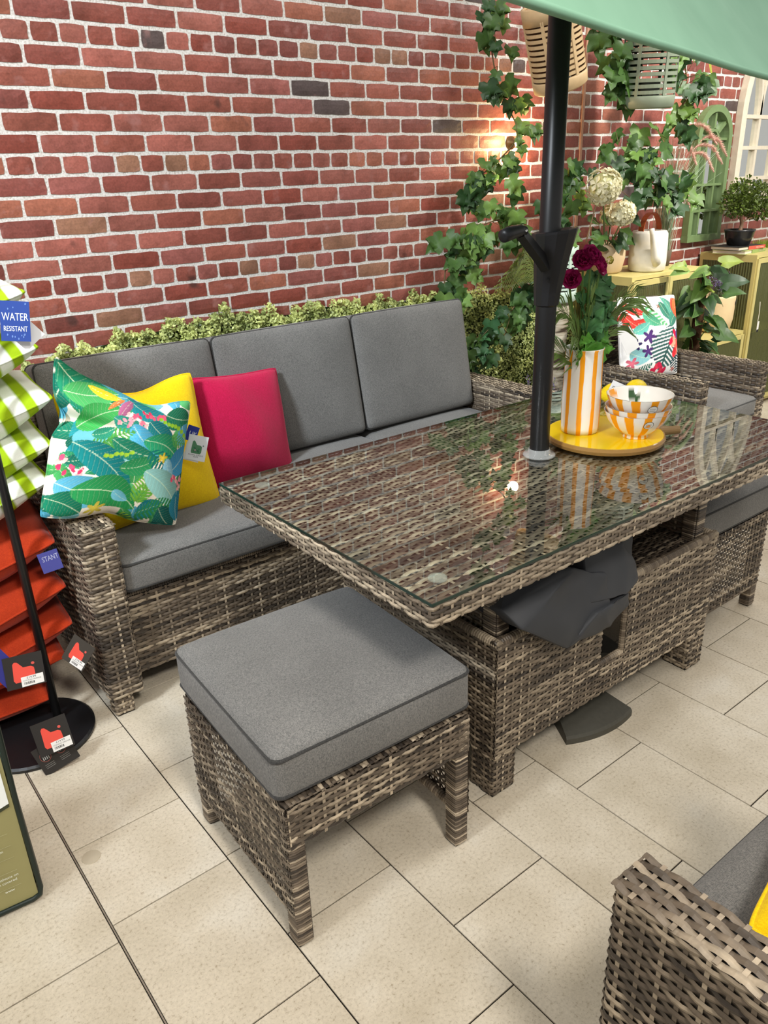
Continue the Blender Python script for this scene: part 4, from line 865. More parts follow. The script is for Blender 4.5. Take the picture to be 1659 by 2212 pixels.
# ---------------- leaf material and leaf shapes
t = NT('leaf'); a = t.n('ShaderNodeAttribute', attribute_name='col').outputs['Color']; oi = t.n('ShaderNodeObjectInfo').outputs['Color']
c = t.mix(1.0, a, oi, 'MULTIPLY'); nz_ = t.noise(60, 3, t.coord('Object')); c = t.mix(1.0, c, t.ramp(nz_, [(.3, (.8,)*3), (.7, (1.18,)*3)]), 'MULTIPLY')
t.set(c, .42, .4); tl = t.n('ShaderNodeBsdfTranslucent'); t.l(c, tl.inputs[0]); mx = t.n('ShaderNodeMixShader'); mx.inputs[0].default_value = .22
t.l(t.b.outputs[0], mx.inputs[1]); t.l(tl.outputs[0], mx.inputs[2]); t.l(mx.outputs[0], t.t.nodes['Material Output'].inputs[0]); M['leaf'] = t.m
def leaf_mesh(half, rng, fold=.22, droop=.25, edge=None, veins=True, var=.03):
    """half outline from base to tip (x>=0); returns mesh with midrib fold, unit length"""
    mb = MB(); h = np.array(half); n = len(h); mid = [(0, y) for y in np.linspace(0.04, h[-1][1]*.93, 4)]
    def z(x, y): return fold*abs(x)-droop*max(0, y-.2)**2+.04*math.sin(9*y+7*x)
    jit = rng.normal(0, var, (2, n, 2)); V, C_ = [], []
    for s in (0, 1):
        sg = 1 if s == 0 else -1
        inn = [(0, min(max(y, .02), h[-1][1]*.95)) for x, y in h]
        O2 = [(sg*(x+jit[s][i][0]*(x > 0)), y+jit[s][i][1]*(x > 0)) for i, (x, y) in enumerate(h)]
        md = [(O2[i][0]*.52, O2[i][1]*.52+inn[i][1]*.48) for i in range(n)]
        base = len(V)
        for lay, cc in ((inn, (1.18, 1.2, 1.05)), (md, (1, 1, 1)), (O2, edge or (.9, .92, .85))):
            for x, y in lay: V.append((x, y, z(x, y))); C_.append(cc)
        F = []
        for L in range(2):
            for i in range(n-1):
                q = (base+L*n+i, base+L*n+i+1, base+(L+1)*n+i+1, base+(L+1)*n+i); F.append(q if sg > 0 else q[::-1])
        mb.f += F
    mb.v.append(np.array(V)); mb.c.append(np.array(C_)); mb.n = len(V)
    return mb.mesh('leaf', True)
IVY = [(0, -.02), (.16, -.14), (.34, -.10), (.50, .14), (.34, .24), (.40, .36), (.46, .58), (.24, .54), (.16, .72), (0, 1.0)]
HEART = [(0, 0), (.18, -.14), (.36, -.06), (.42, .16), (.38, .38), (.27, .60), (.14, .82), (0, 1.05)]
OVAL = [(0, 0), (.10, .08), (.24, .24), (.32, .46), (.28, .66), (.16, .84), (0, 1.0)]
lr = np.random.default_rng(11)
LM = {'ivy': [leaf_mesh(IVY, lr) for _ in range(5)], 'var': [leaf_mesh(IVY, lr, edge=(2.6, 2.2, 1.6)) for _ in range(3)], 'heart': [leaf_mesh(HEART, lr, .18, .3) for _ in range(3)], 'hvar': [leaf_mesh(HEART, lr, .18, .35, (2.3, 2.1, 1.9)) for _ in range(3)], 'oval': [leaf_mesh(OVAL, lr, .25, .3) for _ in range(3)]}
G_DARK, G_MID, G_LITE, G_YEL = lin(46, 76, 40), lin(72, 104, 50), lin(106, 138, 68), lin(150, 168, 76)
def catmull(P, n):
    P = [np.array(p_, float) for p_ in P]; P = [2*P[0]-P[1]]+P+[2*P[-1]-P[-2]]; out = []
    seg = len(P)-3
    for i in range(n):
        u = i/(n-1)*seg; k = min(int(u), seg-1); f = u-k; a, b, c_, d = P[k:k+4]
        out.append(.5*((2*b)+(-a+c_)*f+(2*a-5*b+4*c_-d)*f*f+(-a+3*b-3*c_+d)*f**3))
    return np.array(out)
def add_leaf(parent, pos, tip, nrm, size, kind, col, name='leaf', wid=1.0):
    d = Vector(tip).normalized(); n = Vector(nrm); x = d.cross(n)
    if x.length < 1e-3: x = Vector((1, 0, 0))
    x.normalize(); n = x.cross(d); Mx = Matrix((x*size*wid, d*size, n*size)).transposed().to_4x4(); Mx.translation = Vector(pos)
    o = ob(name, random.choice(LM[kind]), M['leaf'], parent); o.matrix_local = Mx; o.color = (*col, 1); return o
def vine(name, label, cat, path, n, size, spread, cols, kind='ivy', kinds=None, seed=1, group='trailing ivy', stemcol=(110, 90, 58), extra=None, down=1.0, face=(-.45, -1, .35), avoid=None):
    g = random.Random(seed); P = catmull(path, 40); O2 = P[0].copy(); t_ = thing(name, label, cat, tuple(O2), group=group)
    mb = MB(); mb.tube(P-O2, .0035, 5, lin(*stemcol))
    for k in range(n):
        i = g.randrange(2, 40); c0 = P[i]; off = np.array((g.gauss(0, spread), -abs(g.gauss(0, spread*.6)), g.gauss(0, spread*.8))); pos = c0+off
        pos[1] = min(pos[1], YW-.035)
        if avoid and any(np.linalg.norm((pos-np.array(a_))[[0, 2]]) < r_a for a_, r_a in avoid): continue
        if k % 2 == 0: mb.tube(np.array([c0, (c0+pos)/2+np.array((0, -.01, .012)), pos])-O2, .0016, 4, lin(*stemcol))
        tip = (g.gauss(0, .55), g.gauss(-.15, .25), -down+g.gauss(0, .45)); nr = (face[0]+g.gauss(0, .4), face[1], face[2]+g.gauss(0, .4))
        col = np.array(g.choice(cols))*g.uniform(.8, 1.2); add_leaf(t_, tuple(pos-O2), tip, nr, size*g.uniform(.65, 1.2), g.choice(kinds) if kinds else kind, tuple(col))
    mb.build('stem', M['paint'], t_, smooth=True); return t_
# ---------------- hedge printed on the wall mural, modelled as a shallow layer of leaves
hp = [(.8, .90), (1.09, .925), (1.19, .966), (1.36, .985), (1.54, 1.005), (1.73, 1.02), (1.94, 1.035), (2.15, 1.0), (2.39, 1.012), (2.64, .985), (2.92, .985), (3.1, 1.005), (3.22, .98), (3.6, .93), (4.05, .90)]
hx_, hz_ = zip(*hp); N = 34000; hr = np.random.default_rng(21)
x = hr.uniform(.85, 4.05, N); top = np.interp(x, hx_, hz_)+.018*np.sin(x*31)+.014*np.sin(x*57+1)+.010*np.sin(x*97); low = np.where(x < 3.0, .74, .40); z = top-(top-low)*hr.random(N)**1.15
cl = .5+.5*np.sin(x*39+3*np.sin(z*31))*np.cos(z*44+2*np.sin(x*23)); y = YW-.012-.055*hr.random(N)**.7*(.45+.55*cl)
nr = np.stack([hr.normal(0, .6, N), -np.abs(hr.normal(.9, .4, N)), hr.normal(.35, .5, N)], 1); nr /= np.linalg.norm(nr, axis=1)[:, None]
tp = np.cross(nr, hr.normal(0, 1, (N, 3))); tp /= np.linalg.norm(tp, axis=1)[:, None]; sd_ = np.cross(nr, tp); sz = hr.uniform(.0055, .0095, N)[:, None]
C0 = np.stack([x, y, z], 1); V = np.stack([C0-tp*sz, C0+sd_*sz*.62, C0+tp*sz*1.1, C0-sd_*sz*.62], 1).reshape(-1, 3)
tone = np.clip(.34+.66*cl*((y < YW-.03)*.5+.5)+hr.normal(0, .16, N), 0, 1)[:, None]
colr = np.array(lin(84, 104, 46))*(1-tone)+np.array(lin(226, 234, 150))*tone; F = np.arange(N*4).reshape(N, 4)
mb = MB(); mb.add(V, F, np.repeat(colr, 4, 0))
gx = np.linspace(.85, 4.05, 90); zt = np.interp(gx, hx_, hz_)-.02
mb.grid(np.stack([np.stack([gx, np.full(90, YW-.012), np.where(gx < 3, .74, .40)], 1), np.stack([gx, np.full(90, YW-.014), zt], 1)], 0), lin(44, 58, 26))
o = mb.build('mural_hedge', M['leaf'], kind='stuff'); o['label'] = 'light green box hedge printed on the wall mural behind the sofa, built as shallow leaves'; o['category'] = 'hedge'
# ---------------- trailing ivy
vine('ivy_garland', 'ivy garland hanging down the brick mural wall left of the parasol pole', 'ivy', [(3.27, -.60, 2.35), (3.25, -.58, 2.1), (3.29, -.60, 1.86), (3.40, -.62, 1.68), (3.30, -.60, 1.56), (3.12, -.58, 1.46)], 52, .085, .055, [G_DARK, G_MID, G_MID, G_LITE], kinds=['ivy', 'ivy', 'ivy', 'var'], seed=3)
vine('ivy_garland', 'dense ivy clump over the hedge end below the crank handle', 'ivy', [(3.45, -.62, 1.30), (3.25, -.62, 1.30), (3.08, -.60, 1.24), (2.98, -.60, 1.14), (2.96, -.60, .98)], 60, .095, .06, [G_MID, G_LITE, G_DARK, G_MID], seed=4)
vine('ivy_garland', 'dark green ivy trailing low across the hedge beside the sofa arm', 'ivy', [(3.46, -.64, 1.0), (3.38, -.66, .90), (3.22, -.66, .82), (3.08, -.64, .74), (3.03, -.62, .64)], 44, .088, .055, [G_DARK, G_DARK, G_MID, lin(52, 96, 58)], seed=5)
vine('ivy_garland', 'short large-leaved ivy hanging between the two slatted lanterns', 'ivy', [(3.72, -.72, 2.32), (3.82, -.72, 2.12), (3.93, -.72, 2.03), (4.0, -.72, 1.93), (3.98, -.72, 1.84)], 22, .125, .05, [G_MID, G_DARK, G_MID], seed=6)
vine('ivy_garland', 'ivy garland hanging to the right of the sage green lantern', 'ivy', [(4.36, -.74, 2.3), (4.40, -.74, 2.10), (4.50, -.74, 1.98), (4.53, -.74, 1.84), (4.46, -.74, 1.74)], 38, .10, .07, [G_MID, G_LITE, G_DARK, lin(96, 128, 50)], seed=7)
vine('ivy_spray', 'wide spray of ivy leaves arching over the white flowers', 'ivy', [(3.72, -.80, 1.18), (3.80, -.80, 1.40), (3.92, -.78, 1.54), (4.10, -.78, 1.55), (4.27, -.76, 1.49), (4.38, -.76, 1.40), (4.44, -.76, 1.30)], 66, .105, .085, [G_MID, G_LITE, G_DARK, G_MID], seed=8, down=.7, avoid=[((3.74, 0, 1.36), .12), ((3.90, 0, 1.26), .08), ((4.22, 0, 1.14), .22), ((4.30, 0, 1.20), .16)])
vine('ivy_spray', 'leafy ivy branch growing up behind the parasol pole', 'ivy', [(3.50, -.70, 1.15), (3.56, -.70, 1.32), (3.66, -.72, 1.46), (3.72, -.72, 1.52)], 26, .095, .06, [G_MID, G_LITE, G_DARK], seed=9, kinds=['ivy', 'ivy', 'var'], down=.6)
def frond(mb, P, n, L, w_, col, droop=.02, ang=1.0):
    P = catmull(P, 24); T = np.gradient(P, axis=0); T /= np.linalg.norm(T, axis=1)[:, None]; mb.tube(P, np.linspace(.0022, .0008, 24), 4, np.array(col)*.8)
    for k in range(n):
        f = .08+.9*k/n; i = min(23, int(f*23)); t_ = T[i]; s = np.cross(t_, (0.3, -.9, .3)); s /= np.linalg.norm(s)+1e-9
        for sg in (-1, 1):
            l = L*math.sin(PI*min(1, f*.8+.15))**.7; d = (s*sg*ang+t_*.9); d /= np.linalg.norm(d); nn = np.cross(d, t_); a = P[i]; b = a+d*l*.5; c_ = a+d*l+np.array((0, 0, -droop)); q = np.cross(d, nn); q /= np.linalg.norm(q)+1e-9
            wv = np.cross(d, np.array((.3, -.9, .2))); wv /= np.linalg.norm(wv)+1e-9; cc = np.array(col)*random.uniform(.8, 1.25)
            mb.add([a, b+wv*w_/2, c_, b-wv*w_/2], [(0, 1, 2, 3)], cc)
for nm, lab, seeds in (('fern_sprig', 'yellow-green fern sprig hanging left of the sage lantern', [(4.02, -.74, 2.14), (4.03, -.75, 2.02), (4.0, -.76, 1.90)]), ('fern_sprig', 'yellow-green fern sprig tip hanging below the parasol edge on the right', [(4.66, -.72, 2.12), (4.72, -.73, 2.04), (4.76, -.74, 1.94)])):
    mb = MB(); frond(mb, seeds, 20, .045, .012, lin(176, 184, 70), .01); o = mb.build(nm, M['leaf']); tag(o, lab, 'fern', 'fern sprigs')
t_ = thing('palm_plant', 'olive green palm fronds sticking out over the ivy left of the pole', 'plant', (3.5, -.74, .95))
for k in range(7): mb = MB(); frond(mb, [(0, 0, .02), (-.16, -.03, .10+.018*k), (-.42+.03*k, -.05-.01*k, .07+.03*k)], 22, .10, .007, lin(104, 116, 48), .02, .35); mb.build('frond', M['leaf'], t_)
# ---------------- slatted lanterns
def lantern(name, label, loc, rot, r, h_, col, slats=10, bars=9, cord=None):
    t_ = thing(name, label, 'lantern', loc, rot=rot, group='slatted lanterns'); mat = plain('lantern_'+name+str(int(r*1000+loc[0]*100)), col, .45, .4, var=.06)
    MB().lathe([(.0001, 0), (r*.90, 0), (r*1.0, .008), (r*1.03, .05), (r*1.0, .056), (r*.97, .05), (r*.94, .012), (.0001, .01)], 40).build('base', mat, t_, smooth=True)
    MB().lathe([(r*1.02, h_-.065), (r*1.02, h_-.004), (r*.9, h_), (r*.87, h_-.01), (r*.98, h_-.02), (r*.98, h_-.065)], 40).build('rim', mat, t_, smooth=True)
    hh = h_-.125
    for k in range(slats):
        z0 = .062+hh*k/slats; MB().lathe([(r*1.0, z0), (r*1.0, z0+hh/slats*.62), (r*.965, z0+hh/slats*.62), (r*.965, z0), (r*1.0, z0)], 40).build('slat', mat, t_, smooth=False)
    for k in range(bars):
        a_ = k*2*PI/bars; c_, s_ = math.cos(a_), math.sin(a_); mb = MB(); mb.obox((r*.985*c_, r*.985*s_, h_/2), (-s_*.007, c_*.007, 0), (c_*.004, s_*.004, 0), (0, 0, h_/2-.05)); mb.build('bar', mat, t_)
    if cord: MB().tube([(0, 0, h_-.005), (0, 0, cord)], .003, 6).build('cord', M['black'], t_); MB().lathe([(r*.9, h_-.012), (.01, h_+.02), (.0001, h_+.02)], 24).build('cap', mat, t_)
    MB().lathe([(.0001, .012), (r*.42, .012), (r*.42, .11), (r*.36, .113), (.0001, .105)], 24).build('candle_cup', plain('cup'+name+str(loc[0]), lin(206, 210, 200), .15, .5), t_, smooth=True)
    return t_
lantern('hanging_lantern', 'sage green slatted lantern hanging below the parasol edge', (4.11, -.80, 1.775), (math.radians(3), math.radians(-4), .2), .128, .38, lin(122, 132, 112), 10, 6, 1.25)
lantern('hanging_lantern', 'cream beige slatted lantern hanging tilted behind the parasol pole', (3.50, -.78, 1.845), (math.radians(-6), math.radians(-20), .4), .118, .34, lin(206, 176, 132), 10, 6, 1.2)
lantern('standing_lantern', 'pale mint slatted lantern on a birch log behind the crank housing', (3.62, -.72, .90), (0, 0, .3), .092, .27, lin(196, 216, 200), 8, 9)
mb = MB(); bz = np.linspace(0, .895, 14); mb.lathe([(.0001, 0)]+[(.062+.004*math.sin(z*17), z) for z in bz]+[(.0001, .8955)], 24, col=np.array([lin(190, 178, 156)]*16))
t = NT('birch_bark'); v = t.coord('Object', (1, 1, 6)); n = t.noise(9, 4, v); c = t.ramp(n, [(.38, lin(70, 58, 46)), (.5, lin(172, 160, 138)), (.7, lin(206, 198, 180))]); t.bump(n, .4); o = mb.build('birch_log', t.set(c, .8, .2), loc=(3.62, -.72, 0), smooth=True); tag(o, 'upright birch log stand under the mint lantern', 'log')
# warm wall lamp hidden in the ivy
wl = thing('wall_lamp', 'small warm glowing wall lamp half hidden in the hanging ivy', 'lamp', (3.53, -.45, 1.64))
t = NT('warm_bulb'); t.set((1, .8, .4), .3); t.b.inputs['Emission Color'].default_value = (1, .66, .26, 1); t.b.inputs['Emission Strength'].default_value = 14
MB().lathe([(.0001, -.022), (.012, -.018), (.017, -.005), (.015, .010), (.009, .02), (.0001, .021)], 18).build('bulb', t.m, wl, smooth=True, loc=(0, -.055, 0))
MB().lathe([(.0001, 0), (.03, 0), (.03, .012), (.012, .018), (.010, .045), (.0001, .046)], 20).build('bracket', plain('bronze_bracket', lin(90, 72, 50), .4, .5, .6), wl, rot=(math.radians(90), 0, 0), smooth=True)
l = bpy.data.lights.new('lamp_light', 'POINT'); l.energy = 6; l.color = (1, .68, .32); l.shadow_soft_size = .03; lo = bpy.data.objects.new('lamp_light', l); COL.objects.link(lo); lo.parent = wl; lo.location = (0, -.10, 0)
# ---------------- pale olive metal cabinets with ribbed glass
M['cab'] = plain('olive_yellow_metal', lin(204, 190, 122), .42, .45, var=.05, scale=12)
t = NT('ribbed_glass'); tr = t.n('ShaderNodeBsdfTransparent'); tr.inputs[0].default_value = (.62, .66, .48, 1); t.set(lin(104, 106, 66), .18, .6); mx = t.n('ShaderNodeMixShader'); mx.inputs[0].default_value = .68
t.l(t.b.outputs[0], mx.inputs[2]); t.l(tr.outputs[0], mx.inputs[1]); t.l(mx.outputs[0], t.t.nodes['Material Output'].inputs[0]); M['ribglass'] = t.m
def ribbed(O2, U, V, w_, h_, rib=.017):
    n = int(w_/rib)*6+1; s = np.linspace(0, w_, n); N2 = np.cross(U, V); b = .006*np.abs(np.sin(PI*s/rib)); O2, U, V = map(lambda q: np.asarray(q, float), (O2, U, V))
    a = O2+s[:, None]*U+b[:, None]*N2; return MB().grid(np.stack([a, a+V*h_], 0))
def cabinet(label, x0, x1, y0, y1, h_, z0=.03, handle=True):
    t_ = thing('metal_cabinet', label, 'cabinet', ((x0+x1)/2, (y0+y1)/2, 0), group='olive metal cabinets'); a, b, c_, d = -(x1-x0)/2, (x1-x0)/2, -(y1-y0)/2, (y1-y0)/2; f = .022
    mb = MB(); mb.box(a, b, c_, d, h_-.018, h_); mb.build('top', M['cab'], t_); mb = MB(); mb.box(a, b, c_, d, z0, z0+.018); mb.build('bottom', M['cab'], t_); mb = MB(); mb.box(a+.004, b-.004, d-.012, d, z0+.018, h_-.018); mb.build('back', plain('dark_olive_back'+label[-4:], lin(120, 112, 70), .6, .3), t_)
    for x in (a, b-f):
        for y in (c_, d-f): mb = MB(); mb.box(x, x+f, y, y+f, 0, h_-.018); mb.build('post', M['cab'], t_)
    mb = MB(); mb.box(a+.01, b-.01, c_+.03, d-.01, (h_+z0)/2-.008, (h_+z0)/2+.008); mb.build('shelf', M['cab'], t_)
    for x, sg in ((a+.006, -1), (b-.006, 1)):
        sp = MB(); fw = .026
        for (yy0, yy1, zz0, zz1) in ((c_+f, d-f, z0+.018, z0+.018+fw), (c_+f, d-f, h_-.018-fw, h_-.018)): sp.box(x-.006, x+.006, yy0, yy1, zz0, zz1)
        so = sp.build('side_frame', M['cab'], t_); (ribbed((x, d-f, z0+.04), (0, -1, 0), (0, 0, 1), d-c_-2*f, h_-z0-.08) if sg < 0 else ribbed((x, c_+f, z0+.04), (0, 1, 0), (0, 0, 1), d-c_-2*f, h_-z0-.08)).build('glass', M['ribglass'], so)
    nd = 1 if (b-a) < .6 else 2; w_ = (b-a-.008)/nd
    for k in range(nd):
        xa = a+.004+k*w_; db = MB(); fw = .028; zb, zt = z0+.02, h_-.022
        for bx in ((xa, xa+fw, zb, zt), (xa+w_-.003-fw, xa+w_-.003, zb, zt), (xa+fw, xa+w_-fw, zb, zb+fw), (xa+fw, xa+w_-fw, zt-fw, zt)): db.box(bx[0], bx[1], c_-.012, c_+.004, bx[2], bx[3])
        do = db.build('door', M['cab'], t_); ribbed((xa+fw, c_-.004, zb+fw), (1, 0, 0), (0, 0, 1), w_-2*fw, zt-zb-2*fw).build('glass', M['ribglass'], do)
        if handle:
            hxx = xa+.022 if k == 0 and nd == 1 else (xa+w_-.03 if k == 0 else xa+.02); hb = MB(); hb.tube([(hxx, c_-.012, h_*.58), (hxx, c_-.04, h_*.585), (hxx, c_-.045, h_*.60), (hxx, c_-.045, h_*.70), (hxx, c_-.04, h_*.715), (hxx, c_-.012, h_*.72)], .005, 8); hb.build('handle', plain('pale_handle'+str(k)+label[-3:], lin(222, 210, 150), .4, .4), do, smooth=True)
    return t_
cabinet('pale olive cabinet with ribbed glass under the watering can', 4.06, 4.72, -.845, -.47, .982)
cabinet('low pale olive cabinet carrying the potted lavender', 4.735, 5.285, -.84, -.47, .545)
c2 = cabinet('tall pale olive cabinet carrying the books and bonsai', 5.30, 6.20, -.85, -.47, .996)
mb = MB(); mb.tube([(-.42, -.235, .72), (-.418, -.24, .66), (-.415, -.236, .60)], .0022, 5, lin(230, 226, 210)); mb.box(-.425, -.405, -.242, -.240, .54, .60, lin(236, 234, 228)); mb.box(-.425, -.405, -.243, -.241, .535, .55, lin(40, 40, 40)); mb.build('key_tag', M['card'], c2)
# ---------------- watering can, pots, flowers
can = thing('watering_can', 'white watering can with a tan leather handle on the cabinet', 'watering can', (4.36, -.72, .983), math.radians(-34))
M['whitestone'] = plain('white_stone_glaze', lin(226, 220, 208), .55, .35, var=.06, scale=25)
MB().lathe([(.0001, 0), (.085, 0), (.098, .008), (.101, .05), (.100, .15), (.097, .195), (.088, .21), (.06, .213), (.055, .205), (.0001, .2)], 40).build('body', M['whitestone'], can, smooth=True)
MB().tube([(.0145, -.088, .045), (-.005, -.112, .09), (-.045, -.15, .20), (-.052, -.156, .228)], [.026, .020, .012, .0135], 14).build('spout', M['whitestone'], can, smooth=True)
A_ = np.linspace(-.55, PI+.55, 26); mb = MB(); ringP = []
for dr, dy in ((0, -.016), (0, .016), (-.0045, .016), (-.0045, -.016), (0, -.016)): ringP.append(np.stack([(.086+dr)*np.cos(A_), np.full(26, dy), .205+(.098+dr)*np.sin(A_)], 1))
mb.grid(np.stack(ringP, 0)); hh = mb.build('handle', plain('tan_leather', lin(164, 78, 36), .5, .4), can, smooth=False, rot=(0, 0, math.radians(35)))
MB().lathe([(.0001, .003), (.006, .002), (.007, 0)], 12).build('stud', M['chrome'], hh, loc=(-.0745, 0, .160), rot=(0, math.radians(-90), 0))
def pot(parent, prof, col, name='pot', loc=(0, 0, 0)): return MB().lathe(prof, 36).build(name, plain(name+str(random.random())[2:6], col, .7, .3, var=.07, scale=14), parent, smooth=True, loc=loc)
def flower_ball(mb, c_, r, col, n, size, rng):
    for k in range(n):
        d = rng.normal(0, 1, 3); d[1] -= .5; d /= np.linalg.norm(d); p_ = np.array(c_)+d*r*rng.uniform(.82, 1.05); t1 = np.cross(d, rng.normal(0, 1, 3)); t1 /= np.linalg.norm(t1); t2 = np.cross(d, t1); s = size*rng.uniform(.7, 1.2); cc = np.array(col)*rng.uniform(.82, 1.08)
        for q in range(4):
            a_ = q*PI/2; u = t1*math.cos(a_)+t2*math.sin(a_); v2 = -t1*math.sin(a_)+t2*math.cos(a_); mb.add([p_, p_+u*s*.7+v2*s*.4+d*s*.15, p_+u*s*1.1+d*s*.1, p_+u*s*.7-v2*s*.4+d*s*.15], [(0, 1, 2, 3)], cc)
hyd = thing('potted_hydrangea', 'cream hydrangea in a beige pot beside the watering can', 'potted plant', (4.155, -.60, .983))
pot(hyd, [(.0001, 0), (.07, 0), (.085, .01), (.10, .08), (.102, .15), (.096, .155), (.09, .14), (.0001, .13)], lin(206, 182, 148))
fr2 = np.random.default_rng(8)
for c_, r in (((-.43, -.28, .447), .078), ((-.27, -.28, .325), .052), ((-.05, -.05, .30), .05)): mb = MB(); mb.lathe([(max(.0001, r*.86*math.sin(a_)), -r*.86*math.cos(a_)) for a_ in np.linspace(0, PI, 9)], 14, c_, lin(206, 204, 150)); flower_ball(mb, c_, r, lin(238, 232, 196), 70, .030, fr2); mb.build('flower_head', M['leaf'], hyd)
mb = MB()
for c_ in ((-.43, -.28, .40), (-.27, -.28, .29), (-.05, -.05, .28), (.05, -.08, .2)): mb.tube([(0, 0, .13), (c_[0]*.5, c_[1]*.5, .2), c_], .004, 6, lin(90, 104, 60))
mb.build('stems', M['paint'], hyd)
for k in range(22):
    a_ = random.uniform(0, 2*PI); rr = random.uniform(.03, .13); add_leaf(hyd, (rr*math.cos(a_)-.03, rr*math.sin(a_)*.6-.03, random.uniform(.14, .30)), (math.cos(a_), -.4, random.uniform(-.7, .4)), (-.3, -.8, .6), random.uniform(.07, .12), 'oval', tuple(np.array(random.choice([G_DARK, G_MID]))*random.uniform(.6, 1.0)))
# feathery pink grass
pg = thing('pampas_grass', 'tall artificial grass with drooping pink plumes behind the watering can', 'ornamental grass', (4.62, -.63, .983))
pot(pg, [(.0001, 0), (.05, 0), (.06, .08), (.056, .085), (.0001, .07)], lin(96, 84, 70))
gr = np.random.default_rng(14)
for k in range(5):
    mb = MB()
    for q in range(26):
        b_ = np.array((gr.normal(0, .02), gr.normal(0, .02), .06)); l = gr.uniform(.35, .62); dx = gr.normal(.02, .13)+(k-2)*.03; e_ = b_+np.array((dx, gr.normal(-.03, .04), l)); mid = (b_+e_)/2+np.array((-dx*.2, 0, .06)); c_ = np.array(lin(*random.choice(((150, 166, 140), (118, 140, 108), (190, 196, 176), (104, 118, 88)))))
        mb.tube(catmull([b_, mid, e_], 6), np.linspace(.0016, .0006, 6), 3, c_)
    mb.build('grass_blades', M['paint'], pg)
for k, (x, z, dx) in enumerate(((-.30, .66, -.09), (-.02, .60, .16), (.06, .70, .26), (.20, .64, .24), (.14, .60, .26), (.10, .56, .22), (-.10, .45, -.02), (.02, .38, .10))):
    mb = MB(); P = catmull([(0, 0, .06), (x*.45, -.02, z*.6), (x, -.04, z), (x+dx*.55, -.06, z+.025), (x+dx, -.07, z-.06)], 40); mb.tube(P[:26], .0015, 4, lin(176, 168, 140))
    r2 = np.random.default_rng(k)
    for i in range(20, 40):
        for q in range(30):
            d = r2.normal(0, 1, 3); d /= np.linalg.norm(d); d = d*.021*math.sin(PI*(i-19)/21)**.5; T2 = P[min(39, i+1)]-P[i-1]; T2 = T2/np.linalg.norm(T2)*.014; a = P[i]; w3 = np.cross(d, T2); w3 = w3/(np.linalg.norm(w3)+1e-9)*.0014; mb.add([a-w3, a+w3, a+d+T2], [(0, 1, 2)], np.array(lin(222, 176, 160))*r2.uniform(.8, 1.15))
    mb.build('plume', M['leaf'], pg)
# pothos on a moss pole
po = thing('potted_pothos', 'variegated pothos climbing a brown moss pole beside the low cabinet', 'potted plant', (4.44, -1.02, 0))
pot(po, [(.0001, 0), (.08, 0), (.11, .16), (.105, .165), (.098, .14), (.0001, .13)], lin(150, 120, 92))
MB().tube([(0, 0, .12), (0, 0, .6), (0, 0, .98)], .028, 14).build('moss_pole', plain('moss_pole', lin(74, 52, 36), .95, .1, var=.35, scale=120, bump=.8), po, smooth=True)
for k in range(46):
    z = .42+.62*(k/46)**.8; a_ = random.uniform(0, 2*PI); rr = random.uniform(.04, .10) if z < .9 else random.uniform(.0, .12); tip = (math.cos(a_)*1.1+.1, math.sin(a_)*.7-.4, random.uniform(-.7, .2)); add_leaf(po, (rr*math.cos(a_), rr*math.sin(a_)-.02, z), tip, (-.2+random.gauss(0, .3), -.8, .7), random.uniform(.09, .14), random.choice(['hvar', 'heart', 'heart']), tuple(np.array(random.choice([G_MID, G_LITE, G_DARK, G_YEL] if z > .85 else [G_DARK, G_MID, G_MID]))*random.uniform(.75, 1.1)), wid=.85)
mb = MB()
for k in range(16): a_ = random.uniform(0, 6.3); mb.tube(catmull([(0, 0, .2+.04*k), (.04*math.cos(a_), .04*math.sin(a_), .3+.04*k), (.07*math.cos(a_), .07*math.sin(a_), .33+.04*k)], 6), .003, 5, lin(96, 120, 60))
mb.build('stems', M['paint'], po)
def lavender(name, label, loc, potprof, potcol, n, h_, spread, seed, z0, group=None):
    t_ = thing(name, label, 'potted plant', loc, group=group); pot(t_, potprof, potcol); r2 = np.random.default_rng(seed)
    for part in range(3):
        mb = MB()
        for k in range(n//3):
            b_ = np.array((r2.normal(0, spread*.4), r2.normal(0, spread*.4), z0)); e_ = b_+np.array((r2.normal(0, spread), r2.normal(-.02, spread*.6), h_*r2.uniform(.6, 1.0))); mb.tube([b_, (b_+e_)/2+r2.normal(0, .006, 3), e_], .0014, 3, lin(112, 128, 92))
            col = np.array(lin(*[(128, 112, 164), (150, 136, 186), (104, 60, 96)][int(r2.integers(0, 3))])); d = e_-b_; d /= np.linalg.norm(d)
            for q in range(14):
                p_ = e_-d*.004*q+r2.normal(0, .004, 3); u = r2.normal(0, 1, 3); u /= np.linalg.norm(u); w3 = np.cross(u, d); mb.add([p_, p_+u*.007+w3*.003, p_+u*.010+d*.005, p_+u*.007-w3*.003], [(0, 1, 2, 3)], col*r2.uniform(.7, 1.3))
            for q in range(5): p_ = b_+(e_-b_)*r2.uniform(.1, .6); u = r2.normal(0, 1, 3); u /= np.linalg.norm(u); w3 = np.cross(u, d); mb.add([p_, p_+u*.012+w3*.0025, p_+u*.026+d*.008, p_+u*.012-w3*.0025], [(0, 1, 2, 3)], np.array(lin(120, 134, 98))*r2.uniform(.7, 1.2))
        mb.build('flower_stems', M['leaf'], t_)
    return t_
lp_ = lavender('potted_lavender', 'lavender in a tall cream pot on the low cabinet', (5.14, -.715, .546), [(.0001, 0), (.075, 0), (.095, .012), (.108, .08), (.110, .21), (.107, .222), (.100, .215), (.098, .19), (.0001, .18)], lin(222, 196, 152), 66, .17, .045, 3, .18)
